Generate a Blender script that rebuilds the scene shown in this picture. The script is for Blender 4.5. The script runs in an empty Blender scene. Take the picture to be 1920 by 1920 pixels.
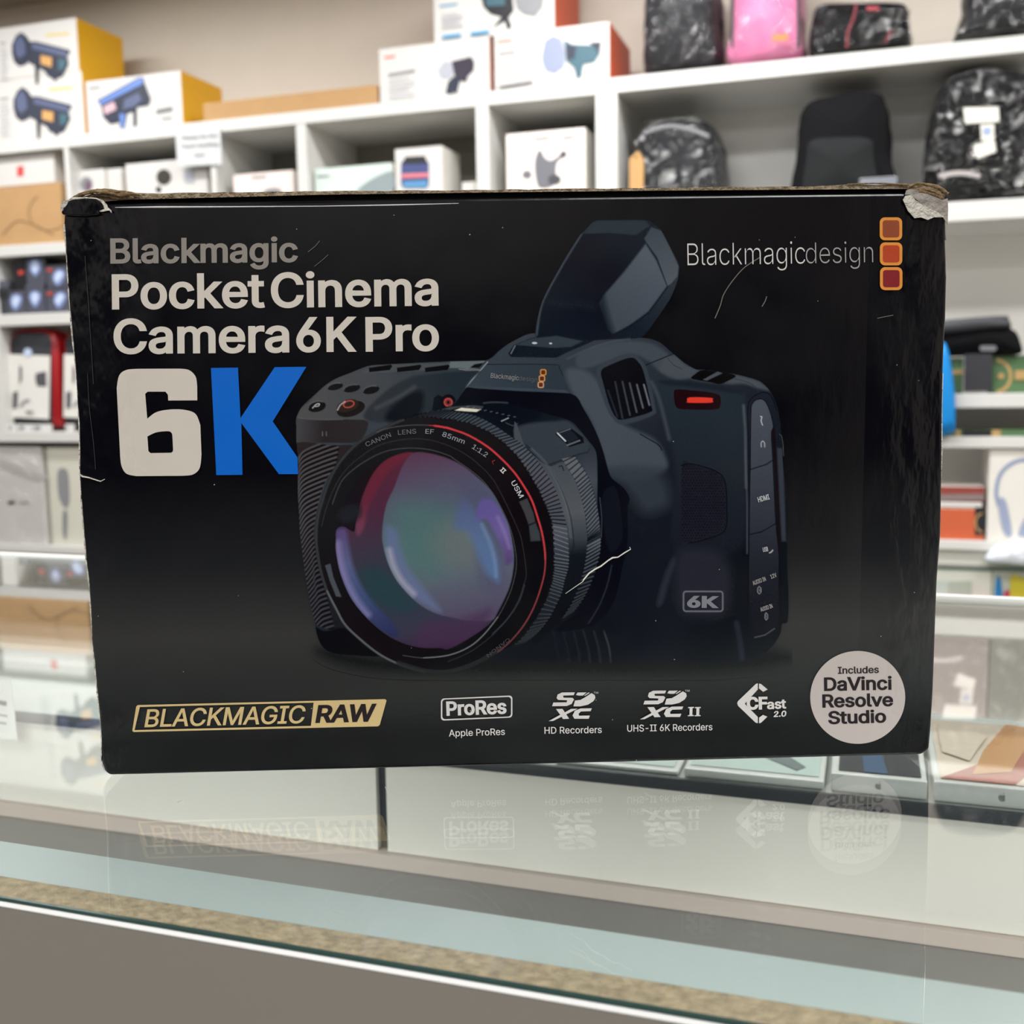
import bpy, bmesh, math, random, os
import numpy as np
from mathutils import Vector, noise
random.seed(7)
SC = bpy.context.scene
COL = SC.collection

# ---------------------------------------------------------------- calibrated camera of the place
FPX, YAW, PITCH, ROLL = 2018.3, math.radians(18.33), math.radians(6.98), math.radians(.866)
CAM = np.array([0, 0, 1.09]); GZ = .95                      # lens height, glass counter height
FW = np.array([-math.sin(YAW)*math.cos(PITCH), math.cos(YAW)*math.cos(PITCH), -math.sin(PITCH)])
RT = np.array([math.cos(YAW), math.sin(YAW), 0.]); UP = np.cross(RT, FW)
RT = math.cos(ROLL)*RT - math.sin(ROLL)*UP; UP = np.cross(RT, FW)

def ray(x, y): return FW + RT*(x-960)/FPX - UP*(y-960)/FPX
def at(x, y, Y): d = ray(x, y); return CAM + d*Y/d[1]          # point on a plane parallel to the back wall
def atz(x, y, z=GZ): d = ray(x, y); return CAM + d*(z-CAM[2])/d[2]   # point on a horizontal plane

# ---------------------------------------------------------------- materials
def lin(c):
    c = np.asarray(c, float)/255.
    return np.where(c <= .04045, c/12.92, ((c+.055)/1.055)**2.4)
MATS = {}
def mat(name, rgb, rough=.5, spec=.5, metal=0, bump=0, bscale=60, var=0, vscale=8, coat=0, emit=0, stretch=None, trans=0):
    if name in MATS: return MATS[name]
    m = bpy.data.materials.new(name); m.use_nodes = True
    nt = m.node_tree; b = nt.nodes['Principled BSDF']
    c = (*[float(v) for v in lin(rgb)], 1)
    b.inputs['Base Color'].default_value = c
    b.inputs['Roughness'].default_value = rough
    b.inputs['Specular IOR Level'].default_value = spec
    b.inputs['Metallic'].default_value = metal
    if coat: b.inputs['Coat Weight'].default_value = coat; b.inputs['Coat Roughness'].default_value = .15
    if emit: b.inputs['Emission Color'].default_value = c; b.inputs['Emission Strength'].default_value = emit
    tc = nt.nodes.new('ShaderNodeTexCoord'); mp = nt.nodes.new('ShaderNodeMapping')
    nt.links.new(tc.outputs['Object'], mp.inputs['Vector'])
    if stretch: mp.inputs['Scale'].default_value = stretch
    if bump:
        n = nt.nodes.new('ShaderNodeTexNoise'); n.inputs['Scale'].default_value = bscale; n.inputs['Detail'].default_value = 6
        bu = nt.nodes.new('ShaderNodeBump'); bu.inputs['Strength'].default_value = bump; bu.inputs['Distance'].default_value = .02
        nt.links.new(mp.outputs['Vector'], n.inputs['Vector'])
        nt.links.new(n.outputs['Fac'], bu.inputs['Height']); nt.links.new(bu.outputs['Normal'], b.inputs['Normal'])
    n = nt.nodes.new('ShaderNodeTexNoise'); n.inputs['Scale'].default_value = vscale; n.inputs['Detail'].default_value = 5
    mx = nt.nodes.new('ShaderNodeMixRGB'); mx.blend_type = 'MULTIPLY'
    rp = nt.nodes.new('ShaderNodeValToRGB'); v = max(var, .015)
    rp.color_ramp.elements[0].color = (1-v,)*3+(1,); rp.color_ramp.elements[0].position = .3
    rp.color_ramp.elements[1].color = (1, 1, 1, 1); rp.color_ramp.elements[1].position = .7
    mx.inputs[0].default_value = 1; mx.inputs[1].default_value = c
    nt.links.new(mp.outputs['Vector'], n.inputs['Vector'])
    nt.links.new(n.outputs['Fac'], rp.inputs['Fac']); nt.links.new(rp.outputs['Color'], mx.inputs[2])
    nt.links.new(mx.outputs['Color'], b.inputs['Base Color'])
    MATS[name] = m; return m

def clear_mat(name, tint, f0=.04, rough=.0, crinkle=0, cscale=30, fmax=1., patchy=0):
    """thin clear sheet: transmission plus mirror reflection by Schlick's law"""
    m = bpy.data.materials.new(name); m.use_nodes = True; nt = m.node_tree; nt.nodes.clear()
    N, L = nt.nodes.new, nt.links.new
    out = N('ShaderNodeOutputMaterial'); mx = N('ShaderNodeMixShader'); tr = N('ShaderNodeBsdfTransparent'); gl = N('ShaderNodeBsdfGlossy')
    tr.inputs['Color'].default_value = (*tint, 1); gl.inputs['Roughness'].default_value = rough; gl.inputs['Color'].default_value = (1, 1, 1, 1)
    g = N('ShaderNodeNewGeometry'); dt = N('ShaderNodeVectorMath'); dt.operation = 'DOT_PRODUCT'
    L(g.outputs['Incoming'], dt.inputs[0]); L(g.outputs['Normal'], dt.inputs[1])
    def mth(op, a, b=None):
        n = N('ShaderNodeMath'); n.operation = op
        for i, v in enumerate((a, b)):
            if v is None: continue
            if isinstance(v, (int, float)): n.inputs[i].default_value = v
            else: L(v, n.inputs[i])
        return n.outputs[0]
    c = mth('ABSOLUTE', dt.outputs['Value']); c = mth('SUBTRACT', 1., c); c = mth('POWER', c, 5.)
    c = mth('MULTIPLY', c, fmax-f0); c = mth('ADD', c, f0)
    if crinkle:
        n = N('ShaderNodeTexNoise'); n.inputs['Scale'].default_value = cscale; n.inputs['Detail'].default_value = 5; n.inputs['Distortion'].default_value = 1.5
        tc = N('ShaderNodeTexCoord'); L(tc.outputs['Object'], n.inputs['Vector'])
        bu = N('ShaderNodeBump'); bu.inputs['Strength'].default_value = crinkle; bu.inputs['Distance'].default_value = .05
        L(n.outputs['Fac'], bu.inputs['Height']); L(bu.outputs['Normal'], gl.inputs['Normal'])
    if patchy:
        n2 = N('ShaderNodeTexNoise'); n2.inputs['Scale'].default_value = cscale*.8; n2.inputs['Detail'].default_value = 3; n2.inputs['Distortion'].default_value = 2.5
        tc2 = N('ShaderNodeTexCoord'); L(tc2.outputs['Object'], n2.inputs['Vector'])
        r = N('ShaderNodeMapRange'); r.inputs['From Min'].default_value = .52; r.inputs['From Max'].default_value = .68; r.inputs['To Max'].default_value = patchy
        L(n2.outputs['Fac'], r.inputs['Value']); c = mth('MAXIMUM', c, r.outputs[0])
    L(c, mx.inputs[0]); L(tr.outputs[0], mx.inputs[1]); L(gl.outputs[0], mx.inputs[2]); L(mx.outputs[0], out.inputs[0])
    MATS[name] = m; return m

# ---------------------------------------------------------------- object helpers
def wloc(o):
    v = Vector((0, 0, 0))
    while o is not None: v += o.location; o = o.parent
    return v
def mesh(name, verts, faces, mats, parent=None, origin=None, fm=None, smooth=False, bevel=0, seg=2):
    """world-space verts -> one linked mesh object"""
    me = bpy.data.meshes.new(name); o = bpy.data.objects.new(name, me); COL.objects.link(o)
    if parent is not None:
        o.parent = parent; off = wloc(parent)
        if origin is not None: o.location = Vector(origin)-off; off = Vector(origin)
    else:
        V = np.asarray(verts, float)
        off = Vector(origin) if origin is not None else Vector((V[:, 0].mean(), V[:, 1].mean(), V[:, 2].min()))
        o.location = off
    V = np.asarray(verts, float)-np.array(off)
    me.from_pydata(V.tolist(), [], faces); me.update()
    for m in (mats if isinstance(mats, (list, tuple)) else [mats]): me.materials.append(m)
    if fm is not None: me.polygons.foreach_set('material_index', fm)
    if smooth: me.polygons.foreach_set('use_smooth', [True]*len(me.polygons))
    if bevel:
        b = o.modifiers.new('b', 'BEVEL'); b.width = bevel; b.segments = seg; b.limit_method = 'ANGLE'
    return o
def empty(name, loc):
    o = bpy.data.objects.new(name, None); o.location = Vector([float(v) for v in loc]); o.empty_display_size = .05; COL.objects.link(o); return o
def tag(o, label=None, cat=None, group=None, kind=None):
    if label: o['label'] = label
    if cat: o['category'] = cat
    if group: o['group'] = group
    if kind: o['kind'] = kind
    return o
def boxvf(x0, x1, y0, y1, z0, z1):
    v = [(x0, y0, z0), (x1, y0, z0), (x1, y1, z0), (x0, y1, z0), (x0, y0, z1), (x1, y0, z1), (x1, y1, z1), (x0, y1, z1)]
    # faces: front(-Y), right, back, left, bottom, top
    f = [(0, 1, 5, 4), (1, 2, 6, 5), (2, 3, 7, 6), (3, 0, 4, 7), (3, 2, 1, 0), (4, 5, 6, 7)]
    return v, f
def bx(name, x0, x1, y0, y1, z0, z1, m, parent=None, bevel=0, fm=None, origin=None):
    v, f = boxvf(x0, x1, y0, y1, z0, z1); return mesh(name, v, f, m, parent, origin, fm, bevel=bevel)
def joinvf(parts):
    V, F, M = [], [], []
    for i, (v, f) in enumerate(parts):
        k = len(V); V += list(v); F += [tuple(a+k for a in q) for q in f]; M += [i]*len(f)
    return V, F, M
def spline(P, closed=False, n=8):
    P = np.asarray(P, float); N = len(P); out = []
    for i in range(N if closed else N-1):
        if closed: a, b, c, d = P[i-1], P[i], P[(i+1) % N], P[(i+2) % N]
        else: a, b, c, d = P[max(i-1, 0)], P[i], P[i+1], P[min(i+2, N-1)]
        for t in np.linspace(0, 1, n, endpoint=False):
            out.append(.5*((2*b)+(-a+c)*t+(2*a-5*b+4*c-d)*t*t+(-a+3*b-3*c+d)*t**3))
    if not closed: out.append(P[-1])
    return np.array(out)
def strip(P, w):
    """centre line -> closed outline of a band of width w (scalar or per point)"""
    P = np.asarray(P, float); T = np.gradient(P, axis=0); T /= np.linalg.norm(T, axis=1)[:, None]+1e-9
    Nn = np.stack([-T[:, 1], T[:, 0]], 1)*(np.broadcast_to(np.asarray(w, float), (len(P),))[:, None]/2)
    return np.concatenate([P+Nn, (P-Nn)[::-1]])
def ell(cx, cy, rx, ry, rot=0, n=40, a0=0, a1=360):
    t = np.radians(np.linspace(a0, a1, n, endpoint=(a1-a0) < 360)); r = math.radians(rot)
    x = rx*np.cos(t); y = ry*np.sin(t)
    return np.stack([cx+x*math.cos(r)-y*math.sin(r), cy+x*math.sin(r)+y*math.cos(r)], 1)
def rrect(x0, y0, x1, y1, r, n=6):
    out = []
    for cx, cy, a in ((x1-r, y0+r, -90), (x1-r, y1-r, 0), (x0+r, y1-r, 90), (x0+r, y0+r, 180)):
        for t in np.radians(np.linspace(a, a+90, n)): out.append((cx+r*math.cos(t), cy+r*math.sin(t)))
    return np.array(out)
def tri(P):
    """triangulate 2-D polygon (list of loops, first = outer)"""
    from mathutils.geometry import tessellate_polygon
    loops = P if isinstance(P, list) and np.ndim(P[0]) == 2 else [P]
    flat = [tuple(map(float, p)) for l in loops for p in l]
    t = tessellate_polygon([[Vector((float(a), float(b), 0)) for a, b in l] for l in loops])
    return flat, [tuple(x) for x in t]
def prints(name, shapes, mapper, parent, step=.0006):
    """flat printed shapes in one mesh; mapper(x, y, k) gives the world point, k the layer"""
    V, F, FM, ms = [], [], [], []
    for k, (P, m) in enumerate(shapes):
        if m not in ms: ms.append(m)
        p, t = tri(P); b = len(V)
        V += [mapper(x, y, k) for x, y in p]; F += [tuple(i+b for i in q) for q in t]; FM += [ms.index(m)]*len(t)
    return mesh(name, V, F, ms, parent, fm=FM)

# ================================================================ THE ROOM
ZC = 2.61; YW = 3.7; XL, XR, YB = -6.5, 3.2, -3.6
M_wall = mat('wall_paint', (228, 219, 206), .8, .2, bump=.03, bscale=200, var=.03)
M_ceil = mat('ceiling_paint', (168, 160, 150), .9, .2)
M_floor = mat('floor_laminate', (96, 88, 80), .5, .3, var=.1)
for nm, b in (('floor', (XL, XR, YB, YW, -.1, 0)), ('ceiling', (XL, XR, YB, YW, ZC, ZC+.1)), ('wall_back', (XL-.1, XR+.1, YW, YW+.1, -.1, ZC+.1)),
              ('wall_left', (XL-.1, XL, YB, YW, -.1, ZC+.1)), ('wall_right', (XR, XR+.1, YB, YW, -.1, ZC+.1)), ('wall_front', (XL-.1, XR+.1, YB-.1, YB, -.1, ZC+.1))):
    tag(bx(nm, *b, {'floor': M_floor, 'ceiling': M_ceil, 'wall_front': mat('wall_rear_paint', (200, 196, 190), .8, .2)}.get(nm, M_wall)), kind='structure')

tag(bx('added_dark_band', XL, XR, YB, YB+.02, 0, 1.5, mat('added_band_grey', (62, 61, 60), .7, .2)), kind='structure')  # unseen dark band, added to vary what the glossy box face reflects
# lamps of the shop: flush ceiling panels
def panel(x, y, sx, sy, power):
    li = bpy.data.lights.new('ceiling_panel_lamp', 'AREA'); li.shape = 'RECTANGLE'; li.size = sx; li.size_y = sy; li.energy = power
    li.color = (1, 1, .995)
    o = bpy.data.objects.new('ceiling_panel_lamp', li); o.location = (x, y, ZC-.02); COL.objects.link(o)
LP = 1.0
for x, pw_ in ((-4.6, 17), (-2.6, 27), (-.6, 40), (1.4, 38)): panel(x, 2.6, 1.2, .2, pw_)
for x, pw_ in ((-4.6, 20), (-2.6, 28), (-.6, 32), (1.4, 27)): panel(x, 1.5, 1.2, .3, pw_)
for x, pw_ in ((-3.2, 34), (-.9, 27), (1.2, 36)): panel(x, -.9, 1.2, .5, pw_)
for x in (-2, .8): panel(x, -2.6, 1.2, .6, 24)
w = bpy.data.worlds.new('w'); SC.world = w; w.use_nodes = True
w.node_tree.nodes['Background'].inputs[0].default_value = (.9, .93, 1, 1); w.node_tree.nodes['Background'].inputs[1].default_value = .05

SC.view_settings.view_transform = 'Standard'; SC.view_settings.look = 'None'; SC.view_settings.gamma = 1; SC.view_settings.use_curve_mapping = False
SC.view_settings.exposure = -.15
# ================================================================ CAMERA
cd = bpy.data.cameras.new('camera'); co = bpy.data.objects.new('camera', cd); COL.objects.link(co); SC.camera = co
cd.sensor_width = 36; cd.sensor_fit = 'HORIZONTAL'; cd.lens = FPX/1920*36; cd.clip_start = .02
from mathutils import Matrix
co.matrix_world = Matrix([[RT[i], UP[i], -FW[i], CAM[i]] for i in range(3)]+[[0, 0, 0, 1]])
cd.dof.use_dof = True; cd.dof.focus_distance = .385; cd.dof.aperture_fstop = 16

# ================================================================ GLASS DISPLAY COUNTER
M_lam = mat('counter_laminate', (148, 142, 133), .45, .3, var=.02)
M_alu = mat('white_aluminium', (240, 240, 236), .3, .5)
M_white = mat('white_melamine', (236, 233, 226), .4, .4)
M_chip = mat('chipboard_edge', (226, 202, 170), .8, .2, bump=.4, bscale=300, var=.4, vscale=260)
M_pale = mat('pale_green_lining', (212, 222, 222), .5, .4, var=.05)
M_dark = mat('dark_rubber_strip', (44, 50, 56), .5, .4)
M_grey = mat('case_floor_grey', (150, 148, 146), .6, .3)
M_beige = mat('case_plinth_beige', (206, 192, 184), .6, .3)
M_glass = clear_mat('counter_glass', (.95, .97, .96))
YF, YK, CX0, CX1 = .2275, .722, -2.6, 1.7
ct = empty('display_counter', (-.4, .47, 0))
tag(ct, 'long glass-topped display counter with grey laminate front under the black box', 'counter')
bx('glass_top', CX0, CX1, YF, YK, .9478, GZ, M_glass, ct)
tv = [(x, y, z) for x in (CX0, CX1) for y, z in ((YF-.0008, .9454), (YF-.0008, .9457), (YF-.0002, .9465), (YF+.0011, .9465), (YF+.0011, .9454))]
mesh('front_trim', tv, [(0, 5, 6, 1), (1, 6, 7, 2), (2, 7, 8, 3), (3, 8, 9, 4), (4, 9, 5, 0), (0, 1, 2, 3, 4), (9, 8, 7, 6, 5)], mat('trim_bright', (250, 250, 248), .35), ct)
bx('glass_edge', CX0, CX1, YF-.0001, YF+.0009, .9467, .9477, mat('glass_edge_green', (58, 84, 80), .3), ct)
bx('front_panel', CX0, CX1, YF-.0006, YF+.003, 0, .9452, M_lam, ct)
bx('front_ledge', CX0, CX1, YF+.0032, .2405, .88, .9462, M_chip, ct)
bx('ledge_lining', CX0, CX1, .2407, .2605, .88, .9462, M_pale, ct)
bx('back_trim', CX0, CX1, YK-.004, YK+.003, .9465, .9512, M_alu, ct, bevel=.0008)
bx('back_rail', CX0, CX1, YK-.004, YK+.002, .925, .946, M_beige, ct)
bx('case_floor', CX0, CX1, .2607, .719, .79, .80, M_grey, ct)
bx('case_plinth', CX0, CX1, .558, .57, .8005, .8095, M_beige, ct)
XG0, XG1 = at(703, 1500, .56)[0], at(722, 1500, .56)[0]
bx('sliding_panel', CX0, XG0, .562, .57, .81, .868, M_white, ct)
bx('sliding_panel', XG1, CX1, .562, .57, .81, .868, M_white, ct)
bx('panel_gap_strip', XG0, XG1, .566, .574, .81, .868, M_dark, ct)
bx('display_deck', CX0, CX1, .5606, YK-.006, .8685, .8745, mat('deck_white', (188, 192, 188), .35, .4), ct)
bx('deck_edge', CX0, CX1, .5580, .5604, .8682, .8750, M_dark, ct)
bx('base_body', CX0, CX1, .2607, .719, 0, .789, M_white, ct)

li = bpy.data.lights.new('added_case_light', 'AREA'); li.shape = 'RECTANGLE'; li.size = 3.6; li.size_y = .008; li.energy = 4.0; li.color = (1, 1, .97)  # unseen fill light, added to brighten the case panels and deck
lo = bpy.data.objects.new('added_case_light', li); lo.location = (-.5, .2635, .938); li.spread = math.radians(100); lo.rotation_euler = (math.radians(38), 0, 0); COL.objects.link(lo)
# ---- flat product boxes on the deck inside the case
M_prod = mat('product_white', (232, 232, 228), .3, .5, coat=.3)
M_prodf = mat('product_front', (206, 210, 208), .4, .4)
def atd(x, y, z): return atz(x, y, z)
def product_box(x0, x1, yb, yt, art, label, logo=True):
    a = atz(x0, yb, .8752); Y0 = max(a[1], .563); X0 = at(x0, yb, Y0)[0]; X1 = at(x1, yb+.108*(x1-x0), Y0)[0]
    zt = at(x0, yt, Y0)[2]; D = .11
    o = empty('product_box', ((X0+X1)/2, Y0+D/2, .8752)); tag(o, label, 'box', 'flat product boxes inside the glass counter')
    bx('carton', X0, X1, Y0, Y0+D, .8752, zt, [M_prodf, M_prod], o, bevel=.001, fm=[0, 1, 1, 1, 1, 1])
    mid = (X0+X1)/2; W = X1-X0
    sh = []
    for pts, m in art: sh.append((np.array([(X0+u*W, Y0+v*D) for u, v in pts]), m))
    prints('printed_lid', sh, lambda x, y, k: (x, y, zt+.0004+.0003*k), o)
    if logo:   # small fruit-shaped mark on the front edge
        h = (zt-.8752)*.17; cz = (zt+.8752)/2
        P = [(0, .7), (-.5, 1), (-1, .5), (-.9, -.4), (-.4, -1), (0, -.85), (.4, -1), (.85, -.4), (.6, .1), (.85, .7), (.4, 1)]
        L = [(.05, 1.1), (.3, 1.7), (.45, 1.7), (.25, 1.15)]
        md = mat('mark_grey', (110, 112, 112), .4)
        prints('maker_mark', [(np.array([(mid+a*h, cz+b*h) for a, b in Q]), md) for Q in (P, L)], lambda x, y, k: (x, Y0-.0004, y), o)
    return o
SQ = lambda a, b, c, d: [(a, b), (c, b), (c, d), (a, d)]
scr_dark = mat('screen_print_dark', (58, 62, 66), .3); scr_blue = mat('screen_print_blue', (70, 96, 130), .3); scr_org = mat('art_orange', (206, 150, 96), .4)
scr_red = mat('art_rust', (178, 98, 82), .4); scr_cream = mat('art_cream', (226, 208, 190), .4); mint = mat('art_mint', (196, 212, 206), .4)
product_box(1040, 1272, 1440, 1424, [(SQ(.05, .05, .95, .95), mint)], 'flat pale product box lying plain under the black box edge', False)
product_box(1282, 1545, 1466, 1440, [(SQ(.04, .05, .96, .95), mint), ([(.1, .5), (.5, .28), (.8, .1), (.86, .16), (.6, .42), (.2, .62)], mat('art_slate', (110, 120, 120), .4))], 'flat mint product box with a dark curved stroke printed on its lid', False)
product_box(1557, 1738, 1489, 1449, [(SQ(.08, .04, .94, .9), scr_dark), ([(.35, .04), (.6, .04), (.5, .5), (.3, .5)], scr_blue)], 'white product box with a dark screen picture on its lid')
product_box(1750, 2010, 1515, 1465, [(SQ(.05, .04, .96, .94), scr_cream), ([(.05, .04), (.6, .04), (.96, .5), (.96, .8), (.4, .3)], scr_red), ([(.3, .12), (.6, .2), (.96, .9), (.7, .94), (.45, .5)], scr_org), ([(.1, .4), (.3, .3), (.5, .7), (.3, .9), (.1, .8)], scr_cream)], 'white product box with orange and cream swirls on its lid')
# price card hanging before the deck edge
pc = empty('price_card', (at(0, 1380, .553)[0], .553, at(0, 1388, .553)[2])); tag(pc, 'small white price card hanging on the deck edge inside the glass counter', 'price card')
o = prints('card_sheet', [(np.array([(-30, 1264), (21, 1270), (34, 1388), (-30, 1380)]), mat('paper_white', (240, 240, 236), .7))], lambda x, y, k: tuple(at(x, y, .553)), pc); sm_ = o.modifiers.new('s', 'SOLIDIFY'); sm_.thickness = .0006
prints('printed_figures', [(np.array([(-6, 1312), (12, 1315), (12, 1324), (-6, 1321)]), M_dark), (np.array([(-8, 1337), (14, 1341), (14, 1345), (-8, 1341)]), M_grey), (np.array([(-8, 1352), (12, 1355), (12, 1359), (-8, 1356)]), M_grey)], lambda x, y, k: tuple(at(x, y, .5520)), pc)
# fine scratches in the counter glass
M_gs = mat('glass_scratch', (214, 210, 196), .6)
for P_ in (((1067, 1782), (1090, 1792), (1126, 1815)), ((1085, 1812), (1110, 1828)), ((1167, 1835), (1178, 1840), (1187, 1848)), ((1208, 1486), (1222, 1495)), ((1202, 1521), (1218, 1522)), ((332, 1505), (342, 1501)), ((722, 1440+35), (730, 1490))):
    q_, t_ = tri(strip(np.array(P_, float), .9)); mesh('glass_scratch', [tuple(atz(x, y, GZ+.00005)) for x, y in q_], t_, M_gs, ct)

# ================================================================ THE BLACK CAMERA BOX
BA = atz(205, 1457); BB = atz(1745, 1418)
D1 = (BB-BA); BWID = np.linalg.norm(D1); D1 = D1/BWID; NB = np.array([D1[1], -D1[0], 0.])   # along the face, out of the face
def face(x, y, off=0.):
    d = ray(x, y); t = ((BA-CAM)@NB)/(d@NB); P = CAM+d*t
    return P+NB*off
def facev(X, Y, off=0.):
    d = FW[None]+RT[None]*((X-960)/FPX)[:, None]-UP[None]*((Y-960)/FPX)[:, None]
    t = ((BA-CAM)@NB)/(d@NB); return CAM[None]+d*t[:, None]+NB[None]*off
KF = .775         # how bright the face is lit: printed ink = photographed tone / KF
def ink(c): 
    v = np.clip((lin(c)-.005)/KF, .0015, .95); return v
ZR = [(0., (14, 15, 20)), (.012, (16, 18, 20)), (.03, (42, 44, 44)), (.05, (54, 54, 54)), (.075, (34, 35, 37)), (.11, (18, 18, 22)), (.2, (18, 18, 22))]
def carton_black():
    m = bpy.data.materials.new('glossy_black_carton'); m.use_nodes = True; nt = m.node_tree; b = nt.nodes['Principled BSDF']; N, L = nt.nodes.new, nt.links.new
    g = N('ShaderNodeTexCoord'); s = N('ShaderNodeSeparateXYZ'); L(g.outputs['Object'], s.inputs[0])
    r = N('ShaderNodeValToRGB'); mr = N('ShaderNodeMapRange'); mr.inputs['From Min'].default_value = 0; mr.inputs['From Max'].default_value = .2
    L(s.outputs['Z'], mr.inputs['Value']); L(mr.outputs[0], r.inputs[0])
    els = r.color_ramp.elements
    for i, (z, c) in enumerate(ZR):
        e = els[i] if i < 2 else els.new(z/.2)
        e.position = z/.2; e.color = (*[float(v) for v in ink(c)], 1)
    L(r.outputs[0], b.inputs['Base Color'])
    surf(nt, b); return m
def surf(nt, b, rough=.17):
    """worn gloss: shallow dents, creases near the two side edges, smudges in the varnish"""
    N, L = nt.nodes.new, nt.links.new
    g = N('ShaderNodeTexCoord')
    n = N('ShaderNodeTexNoise'); n.inputs['Scale'].default_value = 9; n.inputs['Detail'].default_value = 3
    mp = N('ShaderNodeMapping'); mp.inputs['Scale'].default_value = (3, 3, 1.1); L(g.outputs['Object'], mp.inputs[0])
    n2 = N('ShaderNodeTexNoise'); n2.inputs['Scale'].default_value = 22; n2.inputs['Detail'].default_value = 4; L(mp.outputs[0], n2.inputs[0])
    # crease mask: strong close to the face's left and right edges (object x runs about -.14 .. .14)
    s = N('ShaderNodeSeparateXYZ'); L(g.outputs['Object'], s.inputs[0])
    sb = N('ShaderNodeMath'); sb.operation = 'SUBTRACT'; sb.inputs[1].default_value = .0256; L(s.outputs['X'], sb.inputs[0]); ab = N('ShaderNodeMath'); ab.operation = 'ABSOLUTE'; L(sb.outputs[0], ab.inputs[0])
    mr = N('ShaderNodeMapRange'); mr.inputs['From Min'].default_value = .115; mr.inputs['From Max'].default_value = .137; mr.inputs['To Min'].default_value = .05; mr.inputs['To Max'].default_value = 1
    L(ab.outputs[0], mr.inputs['Value'])
    mu = N('ShaderNodeMath'); mu.operation = 'MULTIPLY'; L(mr.outputs[0], mu.inputs[0]); L(n2.outputs['Fac'], mu.inputs[1])
    b1 = N('ShaderNodeBump'); b1.inputs['Strength'].default_value = 1.; b1.inputs['Distance'].default_value = .003; L(mu.outputs[0], b1.inputs['Height'])
    b2 = N('ShaderNodeBump'); b2.inputs['Strength'].default_value = .12; b2.inputs['Distance'].default_value = .01
    L(g.outputs['Object'], n.inputs[0]); L(n.outputs['Fac'], b2.inputs['Height']); L(b1.outputs[0], b2.inputs['Normal'])
    L(b2.outputs[0], b.inputs['Normal'])
    n3 = N('ShaderNodeTexNoise'); n3.inputs['Scale'].default_value = 35; n3.inputs['Detail'].default_value = 8; L(g.outputs['Object'], n3.inputs[0])
    m2 = N('ShaderNodeMapRange'); m2.inputs['From Min'].default_value = .35; m2.inputs['From Max'].default_value = .7
    m2.inputs['To Min'].default_value = rough-.04; m2.inputs['To Max'].default_value = rough+.1; L(n3.outputs['Fac'], m2.inputs['Value']); L(m2.outputs[0], b.inputs['Roughness'])
    b.inputs['Specular IOR Level'].default_value = .42
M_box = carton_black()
def inkmat(name, c, rough=.3):
    if name in MATS: return MATS[name]
    m = bpy.data.materials.new(name); m.use_nodes = True; b = m.node_tree.nodes['Principled BSDF']
    b.inputs['Base Color'].default_value = (*[float(v) for v in ink(c)], 1); surf(m.node_tree, b, rough); MATS[name] = m; return m
BC = (BA+BB)/2-NB*.075
pb = empty('camera_box', (float(BC[0]), float(BC[1]), GZ+.0006))
tag(pb, 'large worn black camera carton with a big printed camera, standing on the glass counter', 'box')
OUTL = [(205, 1457), (196, 1447), (189, 1425), (188, 1370), (181, 1300), (172, 1200), (166, 1100), (160, 1050), (156, 1000), (151, 940), (148, 880), (147, 800),
        (141, 700), (135, 640), (128, 560), (123, 480), (119, 420), (120, 396), (135, 384), (220, 381), (600, 375), (890, 371), (1260, 366), (1690, 361), (1752, 366), (1772, 380), (1773, 425),
        (1776, 520), (1774, 600), (1771, 650), (1769, 700), (1767, 800), (1767, 880), (1765, 1000), (1758, 1090), (1755, 1170), (1751, 1290), (1746, 1370), (1743, 1405), (1728, 1416),
        (1690, 1419.5), (1560, 1424), (1040, 1438), (715, 1448), (400, 1455), (232, 1459)]
BD = .15
body_o = [(x, y) for x, y in OUTL]
def prism(pts, off0, off1):
    f = [face(x, y, off0) for x, y in pts]; b = [p+NB*(off1-off0) for p in f]; n = len(f)
    V = f+b; F = [tuple(reversed(range(n)))]+[(i, (i+1) % n, n+(i+1) % n, n+i) for i in range(n)]+[tuple(range(n, 2*n))]
    return V, F
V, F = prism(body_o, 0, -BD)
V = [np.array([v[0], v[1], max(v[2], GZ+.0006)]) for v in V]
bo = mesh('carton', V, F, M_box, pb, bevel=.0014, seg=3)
for p in bo.data.polygons: p.use_smooth = False
# inner tuck flap (dark gap) and corrugated lid with a raw brown edge
M_flap = mat('flap_black', (10, 9, 10), .6, .2)
M_kraft = mat('raw_corrugated_edge', (192, 172, 144), .9, .1, bump=.6, bscale=600, var=.45, vscale=500)
V, F = prism([(215, 386), (215, 372), (600, 362), (1260, 352), (1700, 350), (1700, 364), (1260, 369), (600, 378)], -.004, -BD+.004); mesh('tuck_flap', V, F, M_flap, pb)
top = [(150, 372), (170, 364), (200, 358), (240, 360), (300, 362)]+[(x, 361-(x-300)*.0105+random.uniform(-1, 1)) for x in range(330, 1560, 30)]+[(1570, 346), (1600, 344), (1650, 346), (1700, 343), (1750, 349), (1768, 358)]
bot = [(1768, 366), (1700, 353), (1260, 356), (890, 360), (600, 364), (250, 373), (200, 376), (150, 382)]
V, F = prism(top+bot, -.0012, -BD); n = len(top+bot)
mesh('lid', V, F, [M_kraft, M_flap], pb, fm=[0]+[1]*(n+1))

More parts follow.
